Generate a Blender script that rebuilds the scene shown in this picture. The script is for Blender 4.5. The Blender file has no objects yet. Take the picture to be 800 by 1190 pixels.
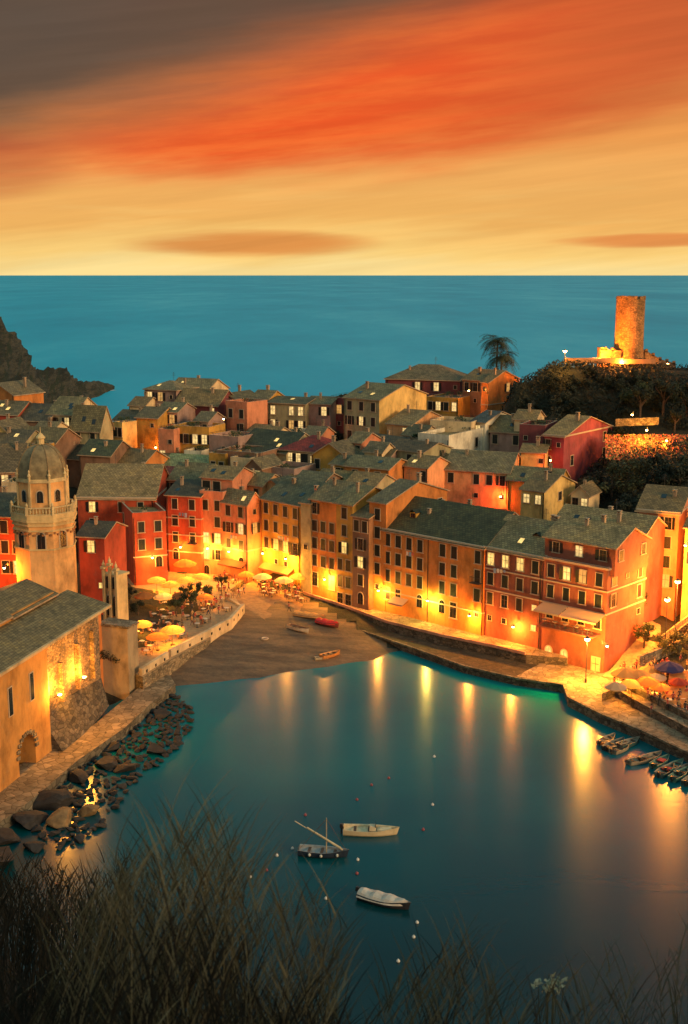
import bpy, math, random
from mathutils import Vector, noise
import numpy as np
random.seed(7)
S=bpy.context.scene; C=S.collection
R=math.radians
# ---------------------------------------------------------------- camera model (photo pixels -> world)
F=1400.0; H=58.0; T=math.atan(276/F); CT,ST=math.cos(T),math.sin(T)
def ray(u,v):
    a=(u-400)/F; b=(595-v)/F
    return a, CT+b*ST, -ST+b*CT
def PZ(u,v,z):
    a,y,w=ray(u,v); t=(z-H)/w
    return Vector((a*t,y*t,z))
def PY(u,v,Y):
    a,y,w=ray(u,v); t=Y/y
    return Vector((a*t,Y,H+w*t))
def slide(p,dx,dy,z,u):
    """distance t along (dx,dy) from p so that the point stands in column u"""
    k=(u-400)/F
    return (k*(p[1]*CT+(H-z)*ST)-p[0])/(dx-k*dy*CT)
# ---------------------------------------------------------------- materials
MC={}
def s2l(c): return tuple(((x/255)/12.92 if x/255<=.04045 else ((x/255+.055)/1.055)**2.4) for x in c)
class NT:
    def __init__(s,name):
        s.m=bpy.data.materials.new(name); s.m.use_nodes=True; s.t=s.m.node_tree; s.n=s.t.nodes; s.l=s.t.links
        s.b=s.n['Principled BSDF']
    def new(s,ty,**k):
        n=s.n.new(ty)
        for a,b in k.items():
            if a in n.inputs.keys() if hasattr(n.inputs,'keys') else False: n.inputs[a].default_value=b
            else: setattr(n,a,b)
        return n
    def pos(s,scale=(1,1,1),coord='Object'):
        tc=s.n.new('ShaderNodeTexCoord'); mp=s.n.new('ShaderNodeMapping'); mp.inputs['Scale'].default_value=scale
        s.l.new(tc.outputs[coord],mp.inputs['Vector']); return mp.outputs[0]
    def wpos(s,scale=(1,1,1),rot=(0,0,0)):
        g=s.n.new('ShaderNodeNewGeometry'); mp=s.n.new('ShaderNodeMapping'); mp.inputs['Scale'].default_value=scale; mp.inputs['Rotation'].default_value=rot
        s.l.new(g.outputs['Position'],mp.inputs['Vector']); return mp.outputs[0]
    def noise(s,vec,scale,detail=4,rough=.6):
        n=s.n.new('ShaderNodeTexNoise'); n.inputs['Scale'].default_value=scale; n.inputs['Detail'].default_value=detail; n.inputs['Roughness'].default_value=rough
        s.l.new(vec,n.inputs['Vector']); return n.outputs['Fac']
    def ramp(s,fac,stops):
        r=s.n.new('ShaderNodeValToRGB'); e=r.color_ramp.elements
        while len(e)<len(stops): e.new(.5)
        for i,(p,c) in enumerate(stops):
            e[i].position=p; e[i].color=(*c,1) if len(c)==3 else c
        s.l.new(fac,r.inputs[0]); return r.outputs[0]
    def mix(s,fac,a,b,mode='MIX'):
        n=s.n.new('ShaderNodeMix'); n.data_type='RGBA'; n.blend_type=mode
        for sock,v in ((n.inputs['Factor'],fac),(n.inputs[6],a),(n.inputs[7],b)):
            if hasattr(v,'links'): s.l.new(v,sock)
            elif isinstance(v,(int,float)): sock.default_value=v
            else: sock.default_value=(*v,1)
        return n.outputs[2]
    def bump(s,h,strength=.4,dist=.05):
        n=s.n.new('ShaderNodeBump'); n.inputs['Strength'].default_value=strength; n.inputs['Distance'].default_value=dist
        s.l.new(h,n.inputs['Height']); s.l.new(n.outputs[0],s.b.inputs['Normal'])
    def col(s,c): s.l.new(c,s.b.inputs['Base Color'])
def sc(c,k): return tuple(min(1,x*k) for x in c)
def plaster(c,name='plaster'):
    k=('pl',c)
    if k in MC: return MC[k]
    n=NT(name); n.b.inputs['Roughness'].default_value=.9
    big=n.ramp(n.noise(n.wpos((.35,.35,.22)),1,5,.65),[(.3,sc(c,.5)),(.5,c),(.7,sc(c,1.3))])
    st=n.ramp(n.noise(n.wpos((1.1,1.1,.3)),1,6,.75),[(.3,(.6,.55,.5)),(.5,(1,1,1))])
    fine=n.noise(n.wpos(),5,3)
    c2=n.mix(.55,big,st,'MULTIPLY')
    gray=n.ramp(n.noise(n.wpos((.8,.8,.8)),1,6,.75),[(.56,(0,0,0)),(.72,(1,1,1))])
    f=n.n.new('ShaderNodeMath'); f.operation='MULTIPLY'; n.l.new(gray,f.inputs[0]); f.inputs[1].default_value=.5
    g=(c[0]*.55+.1,c[1]*.6+.1,c[2]*.6+.08)
    n.col(n.mix(f.outputs[0],c2,g)); n.bump(fine,.35,.03)
    MC[k]=n.m; return n.m
def slate(c):
    k=('sl',c)
    if k in MC: return MC[k]
    n=NT('roof_slate'); n.b.inputs['Roughness'].default_value=.75
    tc=n.n.new('ShaderNodeTexCoord')
    br=n.n.new('ShaderNodeTexBrick'); br.inputs['Scale'].default_value=1
    br.inputs['Brick Width'].default_value=.55; br.inputs['Row Height'].default_value=.42; br.inputs['Mortar Size'].default_value=.035
    br.inputs['Color1'].default_value=(*sc(c,.7),1); br.inputs['Color2'].default_value=(*sc(c,1.35),1); br.inputs['Mortar'].default_value=(*sc(c,.35),1)
    n.l.new(tc.outputs['UV'],br.inputs['Vector'])
    w=n.ramp(n.noise(n.wpos(),.35,6,.7),[(.35,(.6,.62,.5)),(.5,(1,1,1)),(.68,(1.35,1.25,.95))])
    lich=n.ramp(n.noise(n.wpos(),1.7,5,.8),[(.58,(0,0,0)),(.7,(.55,.55,.55))])
    c2=n.mix(.9,br.outputs['Color'],w,'MULTIPLY')
    n.col(n.mix(lich,c2,(c[0]*1.3+.05,c[1]*1.3+.05,c[2]*1.2+.02)))
    n.bump(br.outputs['Fac'],-.5,.05)
    MC[k]=n.m; return n.m
def simple(name,c,rough=.7,var=.25,scale=3,bump=.2,metal=0,coord='w'):
    k=(name,c)
    if k in MC: return MC[k]
    n=NT(name); n.b.inputs['Roughness'].default_value=rough; n.b.inputs['Metallic'].default_value=metal
    v=n.wpos() if coord=='w' else n.pos()
    f=n.noise(v,scale,4)
    n.col(n.ramp(f,[(.3,sc(c,1-var)),(.7,sc(c,1+var))]))
    if bump: n.bump(f,bump,.03)
    MC[k]=n.m; return n.m
def glow(name,c,st,var=True):
    k=(name,c,st)
    if k in MC: return MC[k]
    n=NT(name); n.b.inputs['Base Color'].default_value=(.3,.25,.15,1)
    if var:
        f=n.noise(n.wpos((1.3,1.3,1.3)),1,2)
        cc=n.ramp(f,[(.35,sc(c,.45)),(.6,c)])
        n.l.new(cc,n.b.inputs['Emission Color'])
    else: n.b.inputs['Emission Color'].default_value=(*c,1)
    n.b.inputs['Emission Strength'].default_value=st
    MC[k]=n.m; return n.m
def masonry(name,c1,c2,scale=.8,mort=.03):
    k=(name,c1)
    if k in MC: return MC[k]
    n=NT(name); n.b.inputs['Roughness'].default_value=.92
    v=n.n.new('ShaderNodeTexVoronoi'); v.inputs['Scale'].default_value=1/scale
    p=n.wpos((1,1,1.7)); n.l.new(p,v.inputs['Vector'])
    v2=n.n.new('ShaderNodeTexVoronoi'); v2.feature='DISTANCE_TO_EDGE'; v2.inputs['Scale'].default_value=1/scale; n.l.new(p,v2.inputs['Vector'])
    sep=n.n.new('ShaderNodeSeparateColor'); n.l.new(v.outputs['Color'],sep.inputs[0])
    base=n.ramp(sep.outputs[0],[(0,c2),(.5,c1),(1,sc(c1,1.35))])
    e=n.ramp(v2.outputs['Distance'],[(0,(.35,.33,.3)),(mort*3,(1,1,1))])
    w=n.ramp(n.noise(n.wpos(),.4,6,.7),[(.35,(.5,.5,.45)),(.6,(1.15,1.1,1))])
    c=n.mix(1,base,e,'MULTIPLY'); n.col(n.mix(.85,c,w,'MULTIPLY'))
    n.bump(v2.outputs['Distance'],.7,.12)
    MC[k]=n.m; return n.m
# ---------------------------------------------------------------- mesh builder
class MB:
    def __init__(s): s.v=[];s.f=[];s.mi=[];s.uv=[]
    def face(s,pts,mi=0,uv=None):
        i=len(s.v); s.v+= [tuple(p) for p in pts]; s.f.append(tuple(range(i,i+len(pts)))); s.mi.append(mi); s.uv.append(uv)
    def box(s,c,d,rz=0,mi=0,taper=1):
        cx,cy,cz=c; hx,hy,hz=d[0]/2,d[1]/2,d[2]/2; ca,sa=math.cos(rz),math.sin(rz)
        P=[]
        for z in (-1,1):
            k=taper if z>0 else 1
            for x,y in ((-1,-1),(1,-1),(1,1),(-1,1)):
                X,Y=x*hx*k,y*hy*k; P.append((cx+X*ca-Y*sa,cy+X*sa+Y*ca,cz+z*hz))
        i=len(s.v); s.v+=P
        for f in ((0,3,2,1),(4,5,6,7),(0,1,5,4),(1,2,6,5),(2,3,7,6),(3,0,4,7)):
            s.f.append(tuple(i+k for k in f)); s.mi.append(mi); s.uv.append(None)
    def prism(s,poly,z0,z1,mi=0,cap=True):
        n=len(poly); i=len(s.v)
        z0=z0 if hasattr(z0,'__len__') else [z0]*n; z1=z1 if hasattr(z1,'__len__') else [z1]*n
        s.v+=[(p[0],p[1],z0[k]) for k,p in enumerate(poly)]+[(p[0],p[1],z1[k]) for k,p in enumerate(poly)]
        for k in range(n):
            j=(k+1)%n; s.f.append((i+k,i+j,i+n+j,i+n+k)); s.mi.append(mi); s.uv.append(None)
        if cap:
            s.f.append(tuple(i+n+k for k in range(n))); s.mi.append(mi); s.uv.append(None)
            s.f.append(tuple(i+k for k in reversed(range(n)))); s.mi.append(mi); s.uv.append(None)
    def tube(s,a,b,r0,r1=None,n=8,mi=0,cap=True):
        r1=r0 if r1 is None else r1; a=Vector(a); b=Vector(b); d=(b-a).normalized()
        x=d.orthogonal().normalized(); y=d.cross(x); i=len(s.v)
        for p,r in ((a,r0),(b,r1)):
            for k in range(n):
                t=2*math.pi*k/n; s.v.append(tuple(p+x*math.cos(t)*r+y*math.sin(t)*r))
        for k in range(n):
            j=(k+1)%n; s.f.append((i+k,i+j,i+n+j,i+n+k)); s.mi.append(mi); s.uv.append(None)
        if cap:
            s.f.append(tuple(i+n+k for k in range(n))); s.mi.append(mi); s.uv.append(None)
            s.f.append(tuple(i+k for k in reversed(range(n)))); s.mi.append(mi); s.uv.append(None)
    def lathe(s,c,prof,n=16,mi=0,rz=0):
        i=len(s.v); m=len(prof)
        for r,z in prof:
            for k in range(n):
                t=2*math.pi*k/n+rz; s.v.append((c[0]+r*math.cos(t),c[1]+r*math.sin(t),c[2]+z))
        for q in range(m-1):
            for k in range(n):
                j=(k+1)%n; s.f.append((i+q*n+k,i+q*n+j,i+(q+1)*n+j,i+(q+1)*n+k)); s.mi.append(mi); s.uv.append(None)
        s.f.append(tuple(i+(m-1)*n+k for k in range(n))); s.mi.append(mi); s.uv.append(None)
    def mesh(s,name,mats,smooth=False):
        me=bpy.data.meshes.new(name); me.from_pydata(s.v,[],s.f)
        for m in (mats if isinstance(mats,(list,tuple)) else [mats]): me.materials.append(m)
        me.polygons.foreach_set('material_index',s.mi)
        if any(u is not None for u in s.uv):
            l=me.uv_layers.new(name='UVMap'); k=0
            for f,u in zip(s.f,s.uv):
                for q in range(len(f)):
                    if u: l.data[k].uv=u[q]
                    k+=1
        if smooth: me.polygons.foreach_set('use_smooth',[True]*len(s.f))
        me.update(); return me
    def build(s,name,mats,parent=None,smooth=False,org=None):
        """org: world location of the parent; vertices are in world space"""
        if org is not None: s.v=[(a-org[0],b-org[1],c-org[2]) for a,b,c in s.v]
        return link(name,s.mesh(name,mats,smooth),parent)
def link(name,data,parent=None,loc=None,rz=0):
    o=bpy.data.objects.new(name,data); C.objects.link(o)
    if parent: o.parent=parent
    if loc is not None: o.location=loc
    if rz: o.rotation_euler=(0,0,rz)
    return o
def tag(o,label=None,cat=None,group=None,kind=None):
    if label: o['label']=label
    if cat: o['category']=cat
    if group: o['group']=group
    if kind: o['kind']=kind
    return o
def thing(name,label,cat,loc,rz=0,group=None):
    return tag(link(name,None,None,loc,rz),label,cat,group)
def dup(o,loc=None,rz=None,label=None,parent=None,scale=None):
    c=o.copy(); C.objects.link(c)
    if parent: c.parent=parent
    if loc is not None: c.location=loc
    if rz is not None: c.rotation_euler=(c.rotation_euler[0],c.rotation_euler[1],rz)
    if label: c['label']=label
    if scale is not None: c.scale=(scale,)*3
    for ch in list(o.children): dup(ch,parent=c)
    return c
# ---------------------------------------------------------------- shared materials
M_frame=simple('pale_trim',(.50,.38,.25),.8,.12,4,.1)
M_green=simple('green_shutter_paint',(.006,.012,.008),.6,.3,6,.1)
M_brown=simple('brown_shutter_paint',(.012,.007,.006),.6,.3,6,.1)
M_glass=simple('dark_window_glass',(.015,.018,.02),.15,.2,3,0)
M_lit=glow('lit_window_warm',(1,.62,.16),.75)
M_litw=glow('lit_window_pale',(1,.66,.24),.62)
M_lito=glow('lit_window_orange',(1,.30,.03),.8)
M_wood=simple('dark_wood',(.09,.05,.03),.7)
M_metal=simple('dark_metal',(.04,.04,.04),.45,.2,8,.05)
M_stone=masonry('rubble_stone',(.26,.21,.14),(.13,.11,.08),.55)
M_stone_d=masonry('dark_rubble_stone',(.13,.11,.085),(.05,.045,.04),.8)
M_cut=masonry('quay_stone',(.17,.15,.11),(.1,.09,.07),1.1)
M_pot=simple('potted_leaves',(.04,.06,.02),.8,.5,3,0)
M_chim=plaster((.42,.30,.19),'chimney_plaster')
# ---------------------------------------------------------------- windows (facing -Y, centre at origin)
def win_meshes():
    d={}
    b=MB()
    w,h=1.12,1.9
    for x in (-1,1): b.box((x*(w/2+.06),-.03,0),(.12,.10,h+.22))
    b.box((0,-.03,h/2+.06),(w,.10,.11)); b.box((0,-.055,-h/2-.1),(w+.44,.17,.12))
    d['frame']=b.mesh('window_frame',M_frame)
    b=MB(); b.box((0,-.005,0),(w,.04,h)); b.box((0,-.03,0),(.06,.03,h),mi=1); b.box((0,-.03,.2),(w,.028,.05),mi=1)
    for nm,m in (('lit',M_lit),('litw',M_litw),('dark',M_glass),('lito',M_lito),('lit1',glow('lit_window_dim',(1,.5,.12),.38)),('lit2',glow('lit_window_amber',(1,.55,.14),1.0))): d['pane_'+nm]=b.mesh('pane',[m,M_wood])
    for nm,m in (('g',M_green),('b',M_brown)):
        b=MB(); b.box((0,-.045,0),(.54,.05,h-.04))
        for k in range(10): b.box((0,-.078,-h/2+.17+k*.175),(.44,.014,.05))
        d['leaf_'+nm]=b.mesh('shutter',m)
    b=MB(); aw=.75
    def arch(r0,z0,y0,y1,mi,bb):
        pts=[(-r0,-1.1)]+[(-r0*math.cos(t),z0+r0*math.sin(t)) for t in [math.pi*k/8 for k in range(9)]]+[(r0,-1.1)]
        n=len(pts); i=len(bb.v); bb.v+=[(x,y0,z) for x,z in pts]+[(x,y1,z) for x,z in pts]
        bb.f.append(tuple(range(i,i+n))); bb.mi.append(mi); bb.uv.append(None)
        for k in range(n):
            j=(k+1)%n; bb.f.append((i+k,i+n+k,i+n+j,i+j)); bb.mi.append(mi); bb.uv.append(None)
    b=MB(); arch(.72,.35,-.05,.05,0,b); d['arch_frame']=b.mesh('arch_frame',M_frame)
    for nm,m in (('lit',M_lit),('dark',M_glass)):
        b=MB(); arch(.54,.35,-.075,.04,0,b); b.box((0,-.085,-.2),(.05,.02,1.9),mi=1); d['arch_'+nm]=b.mesh('pane',[m,M_wood])
    return d
W=win_meshes()
NWIN=0; ROOMY=True
def window(code,parent,loc,rz,sx=1,sz=1):
    global NWIN
    if code=='.': return
    NWIN+=1
    if code=='c' and ROOMY and random.random()<.25: code='o'
    if code in 'Aa':
        o=link('arched_window',W['arch_frame'],parent,loc,rz); o.scale=(sx,1,sz)
        link('pane',W['arch_lit' if code=='A' else 'arch_dark'],o); return
    if code=='s': sx,sz=sx*.7,sz*.45
    if code=='b': sx,sz=sx*.7,sz*.45
    if code in 'DE': sx,sz=sx*1.1,sz*1.25
    o=link('window' if code not in 'DE' else 'door',W['frame'],parent,loc,rz); o.scale=(sx,1,sz)
    if code in 'lo':
        link('pane',W[random.choice(('pane_lit','pane_lit1','pane_lit2')) if code=='l' else 'pane_dark'],o)
        lf_=W['leaf_'+random.choice('gb')]
        for k in (-1,1):
            a_=random.choice((0,0,.5,.9)); s_=link('shutter',lf_,o,(k*(.66+.28*math.cos(a_)),-.02-.28*math.sin(a_),0)); s_.rotation_euler=(0,0,-k*a_)
    elif code=='L':
        link('pane',W[random.choice(('pane_litw','pane_litw','pane_lit1'))],o)
        for k in (-1,1): link('shutter',W['leaf_b'],o,(k*.96,-.02,0))
    elif code in 'wsW': link('pane',W['pane_litw' if code=='W' else 'pane_lit'],o)
    elif code in 'E': link('pane',W['pane_lito'],o)
    elif code in 'dbD': link('pane',W['pane_dark'],o)
    else:
        lf=W['leaf_g' if code=='g' or (code=='c' and random.random()<.6) else 'leaf_b']
        for k in (-1,1): link('shutter',lf,o,(k*.277,0,0))
# ---------------------------------------------------------------- houses
GP=[]      # ground control points gathered from houses
def chimney_mesh():
    b=MB(); b.box((0,0,.5),(.6,.5,1.6)); b.box((0,0,1.36),(.8,.7,.12)); 
    for k in (-1,1): b.box((k*.22,0,1.55),(.12,.5,.26))
    b.box((0,0,1.74),(.8,.7,.1)); return b.mesh('chimney',M_chim)
CH=chimney_mesh()
def shell(b,polys,th=.2,mi=0,mi2=1,uvs=True):
    """roof slab from top polygons: underside and rim"""
    edges={}
    for p in polys:
        d=(Vector(p[1])-Vector(p[0])).normalized(); nrm=d.cross((Vector(p[-1])-Vector(p[0])).normalized()).normalized(); e=nrm.cross(d)
        uv=[((Vector(q)-Vector(p[0])).dot(d)+p[0][0]%3,(Vector(q)-Vector(p[0])).dot(e)) for q in p]
        b.face(p,mi,uv); b.face([(q[0],q[1],q[2]-th) for q in reversed(p)],mi2)
        for i in range(len(p)):
            a,c=tuple(round(x,3) for x in p[i]),tuple(round(x,3) for x in p[(i+1)%len(p)])
            if (c,a) in edges: del edges[(c,a)]
            else: edges[(a,c)]=(p[i],p[(i+1)%len(p)])
    for a,c in edges.values():
        b.face([(a[0],a[1],a[2]-th),(c[0],c[1],c[2]-th),c,a],mi2)
def lerp(a,b,t): return a+(b-a)*t
def house(label,uA,vA,Y,uB,ang,dep,nf,col,roof='gx',rise=2.0,rc=(.16,.145,.10),fr=(),sd=(),ls=(),fh=2.95,top=1.75,
          side=1,oh=.35,root=None,ch=1,trim=False,wx=1,wz=1,name='house',base=None,ground=True,zA=None,ridge_t=.5,deep=2.5,cat='house',par=.9,cs=None,pipes=()):
    if zA is None: p=PY(uA,vA,Y); e=p.z
    else:
        p=PZ(uA,vA,zA); e=zA
    dx,dy=math.cos(R(ang)),math.sin(R(ang)); nx,ny=-dy,dx       # n points away from the viewer
    A=Vector((p.x,p.y)); L=slide(A,dx,dy,e,uB) if uB>30 or uB<0 or True else uB
    B=A+Vector((dx,dy))*L
    if dep>60:
        q=B if side>0 else A; dep=slide(q,nx,ny,e,dep)
    n=Vector((nx,ny)); Cc=B+n*dep; D=A+n*dep
    z1=e; zb=(e-nf*fh) if base is None else base
    if ground:
        for q in (A,B,Cc,D): GP.append((q.x,q.y,zb-.3))
    z0=zb-deep
    Q=[A,B,Cc,D]
    cen=(A+B+Cc+D)/4
    own=root is None
    if own: root=thing(name,label,cat,(cen.x,cen.y,zb))
    org=root.location.copy()
    wall=MB(); V3=lambda q,z:(q.x,q.y,z)
    tops={}
    if roof in('gx','gy','hip'):
        half=dep/2 if roof!='gy' else L/2
        sl=rise/max(half,.5)
    r=MB(); polys=[]
    do,no=Vector((dx,dy))*oh,n*oh
    Ao,Bo,Co,Do=A-do-no,B+do-no,Cc+do+no,D-do+no
    if roof=='gx':
        t=ridge_t; ez=e-sl*oh
        M1,M2=lerp(A,D,t),lerp(B,Cc,t); m1,m2=M1-do,M2+do; zr=e+rise
        polys=[[V3(Ao,ez),V3(Bo,ez),V3(m2,zr),V3(m1,zr)],[V3(Co,ez),V3(Do,ez),V3(m1,zr),V3(m2,zr)]]
        wall.face([V3(A,z0),V3(B,z0),V3(B,e),V3(A,e)]); wall.face([V3(Cc,z0),V3(D,z0),V3(D,e),V3(Cc,e)])
        wall.face([V3(B,z0),V3(Cc,z0),V3(Cc,e),V3(M2,zr-.05),V3(B,e)],2 if cs else 0); wall.face([V3(D,z0),V3(A,z0),V3(A,e),V3(M1,zr-.05),V3(D,e)])
    elif roof=='gy':
        ez=e-sl*oh
        M1,M2=(A+B)/2,(Cc+D)/2; m1,m2=M1-no,M2+no; zr=e+rise
        polys=[[V3(Bo,ez),V3(Co,ez),V3(m2,zr),V3(m1,zr)],[V3(Do,ez),V3(Ao,ez),V3(m1,zr),V3(m2,zr)]]
        wall.face([V3(A,z0),V3(B,z0),V3(B,e),V3(M1,zr-.05),V3(A,e)]); wall.face([V3(Cc,z0),V3(D,z0),V3(D,e),V3(M2,zr-.05),V3(Cc,e)])
        wall.face([V3(B,z0),V3(Cc,z0),V3(Cc,e),V3(B,e)]); wall.face([V3(D,z0),V3(A,z0),V3(A,e),V3(D,e)])
    elif roof=='hip':
        ez=e-sl*oh; zr=e+rise; k=min(dep/2,L*.45)/L
        m1,m2=lerp((A+D)/2,(B+Cc)/2,k),lerp((A+D)/2,(B+Cc)/2,1-k)
        polys=[[V3(Ao,ez),V3(Bo,ez),V3(m2,zr),V3(m1,zr)],[V3(Co,ez),V3(Do,ez),V3(m1,zr),V3(m2,zr)],[V3(Bo,ez),V3(Co,ez),V3(m2,zr)],[V3(Do,ez),V3(Ao,ez),V3(m1,zr)]]
        wall.prism(Q,z0,e,cap=False)
    elif roof=='mono':
        zr=e+rise; k=rise/dep*oh
        polys=[[V3(Ao,e-k),V3(Bo,e-k),V3(Co,zr+k),V3(Do,zr+k)]]
        wall.prism(Q,z0,[e,e,zr,zr],cap=False)
    else: # flat terrace with a parapet
        wall.prism(Q,z0,e+par,cap=False)
        t=.28; I=[A+do/oh*t+n*t,B-do/oh*t+n*t,Cc-do/oh*t-n*t,D+do/oh*t-n*t]
        wall.prism(list(reversed(I)),e,e+par,cap=False)
        for k in range(4): wall.face([V3(Q[k],e+par),V3(Q[(k+1)%4],e+par),V3(I[(k+1)%4],e+par),V3(I[k],e+par)],1)
        r.face([V3(q,e+.02) for q in I],0,[(q.x,q.y) for q in I])
    pm=plaster(col)
    wall.build('wall',[pm,M_frame,plaster(cs or col)],root,org=org)
    if not pipes and root and own and L>4: pipes=(random.choice((.03,.97)),)
    rc=tuple(x*y for x,y in zip(rc,random.choice(((1,1,1),(.8,.85,.95),(1.15,1.02,.85),(.7,.72,.75),(1.2,1.15,1.1),(1.05,.9,.75)))))
    for t_ in pipes:
        q=A+(B-A)*t_-n*.08; pb_=MB(); pb_.tube((q.x,q.y,zb),(q.x,q.y,e-.1),.07,n=6); pb_.build('drainpipe',M_brown,root,org=org)
    if polys: 
        shell(r,polys); 
    ro=r.build('roof',[slate(rc),M_chim],root,org=org)
    for k in range(ch if roof!='flat' else 0):
        a,bb=random.uniform(.15,.85),random.choice((.3,.38,.62,.7))
        q=lerp(lerp(A,B,a),lerp(D,Cc,a),bb)
        zz=e+(rise*(1-abs(bb-.5)*2) if roof!='mono' else rise*bb)*.9
        c=link('chimney',CH,ro,(q.x-org.x,q.y-org.y,zz-org.z-.2),R(ang)); s_=random.uniform(.7,1.05); c.scale=(s_,s_,random.uniform(.7,1.2))
    if roof!='flat' and random.random()<.45:
        q=lerp(lerp(A,B,random.uniform(.2,.8)),(Cc+D)/2,.5); zz=e+rise*(.95 if roof!='mono' else .5)-.3; an=MB(); an.tube((q.x,q.y,zz),(q.x,q.y,zz+2.3),.035,n=5)
        for k_ in range(4): an.box((q.x,q.y,zz+1.5+.22*k_),(1.0-.15*k_,.03,.03),R(ang+20))
        an.build('antenna',M_metal,ro,org=org)
    if roof=='flat' and own:
        rl=MB(); I2=[lerp(q,cen,.12) for q in Q]
        for k_ in range(random.randint(2,4)):
            q=lerp(lerp(A,B,random.uniform(.15,.85)),lerp(D,Cc,random.uniform(.15,.85)),random.uniform(.2,.8)); pl_=MB(); pl_.box((q.x,q.y,e+.25),(.9,.4,.45),R(ang)); pl_.build('planter',M_chim,ro,org=org)
            gb=MB()
            for _k in range(40):
                c_=Vector((q.x+random.gauss(0,.35),q.y+random.gauss(0,.2),e+.6+random.random()*.7)); a_=Vector((random.gauss(0,1),random.gauss(0,1),random.gauss(0,1))).normalized()*.16; d_=a_.orthogonal()*.6; gb.face([c_-a_,c_-d_,c_+a_,c_+d_])
            gb.build('leaves',M_pot,ro,org=org)
        for k_ in range(4):
            a_,b_=Q[k_],Q[(k_+1)%4]; rl.tube((a_.x,a_.y,e+par+.35),(b_.x,b_.y,e+par+.35),.03,n=5)
            m_=max(2,int((b_-a_).length/1.2))
            for j_ in range(m_): q=lerp(a_,b_,j_/m_); rl.tube((q.x,q.y,e+par-.05),(q.x,q.y,e+par+.35),.02,n=4)
        rl.build('railing',M_metal,root,org=org)
    if roof in('gx','hip') and random.random()<.5 and L>5:
        for k_ in range(random.randint(1,2)):
            t_,s_=random.uniform(.2,.8),random.uniform(.12,.3); q=lerp(lerp(A,B,t_),lerp(D,Cc,t_),s_); f_=s_/ (ridge_t if roof=='gx' else .5); zz=e+rise*f_+.03
            sk_=MB(); tl=math.atan(rise/(dep*ridge_t)); hw,hh_=.4,.55; c1_,s1_=math.cos(tl),math.sin(tl)
            P_=[]
            for x_,y_ in ((-hw,-hh_),(hw,-hh_),(hw,hh_),(-hw,hh_)): P_.append((q.x+dx*x_+nx*y_*c1_,q.y+dy*x_+ny*y_*c1_,zz+y_*s1_+.05))
            sk_.face(P_); 
            for i_ in range(4):
                p0_,p1_=P_[i_],P_[(i_+1)%4]; sk_.face([(p0_[0],p0_[1],p0_[2]-.15),(p1_[0],p1_[1],p1_[2]-.15),p1_,p0_],1)
            sk_.build('skylight',[M_lit if random.random()<.35 else M_glass,M_metal],ro,org=org)
    # windows
    for k0,rows in ((0,fr),(1,sd),(3,ls)):
        if not rows: continue
        P,Qn=Q[k0],Q[(k0+1)%4]; Lf=(Qn-P).length; d=(Qn-P)/Lf; rz=math.atan2(d.y,d.x); out=Vector((d.y,-d.x))
        for ri,row in enumerate(rows):
            m=len(row); zc=e-top-ri*fh; globals()['ROOMY']=Lf/m>3.1
            for ci,c in enumerate(row):
                if c=='.' : continue
                q=P+d*(Lf*(ci+.5)/m)+out*.02
                z_=zc-(.3 if c in 'DE' else 0)
                window(c,root,(q.x-org.x,q.y-org.y,z_-org.z),rz,wx*random.uniform(.94,1.06),wz)
            if c in 'cgol' and random.random()<.09: link('balcony',BAL,root,(q.x-org.x,q.y-org.y,z_-.95*wz-org.z),rz)
    if trim:
        b=MB()
        for zt in trim if isinstance(trim,(list,tuple)) else (0,):
            for P,Qn in ((A,B),(B,Cc)):
                d=(Qn-P).normalized(); out=Vector((d.y,-d.x)); m=(P+Qn)/2+out*.05
                b.box((m.x,m.y,e-zt),((Qn-P).length+.2,.16 if zt else .3,.2 if zt else .28),math.atan2(d.y,d.x))
        b.build('cornice',M_frame,root,org=org)
    root['_i']=1; del root['_i']
    if own: HN[label]=(A,B,Cc,D,e,zb,root)
    return root
HN={}
def _bal():
    b=MB(); b.box((0,-.45,-.05),(1.9,.9,.12))
    for x in [k*.2-.9 for k in range(10)]: b.box((x,-.87,.45),(.03,.03,.9))
    for x in (-.9,.9):
        for y in (-.6,-.3): b.box((x,y,.45),(.03,.03,.9))
        b.box((x,-.45,.92),(.04,.9,.04))
    b.box((0,-.87,.92),(1.85,.04,.04)); return b.mesh('balcony',[M_metal])
BAL=_bal()
# ---------------------------------------------------------------- palette
RED=(.46,.075,.028); RED2=(.40,.06,.028); ORANGE=(.62,.22,.05); PEACH=(.70,.36,.15); PINK=(.64,.24,.12); OCHRE=(.54,.29,.05)
CREAM=(.74,.55,.30); YEL=(.76,.50,.16); MAROON=(.20,.05,.05); BROWN=(.26,.14,.08); OLIVE=(.42,.36,.19); MAUVE=(.38,.24,.19); DRED=(.27,.085,.05); WHITE=(.78,.70,.52)
SL=(.21,.155,.07); SG=(.175,.145,.065); SD=(.11,.085,.045); SDG=(.06,.065,.028); SM=(.20,.028,.02); SB=(.27,.195,.085)
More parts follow.
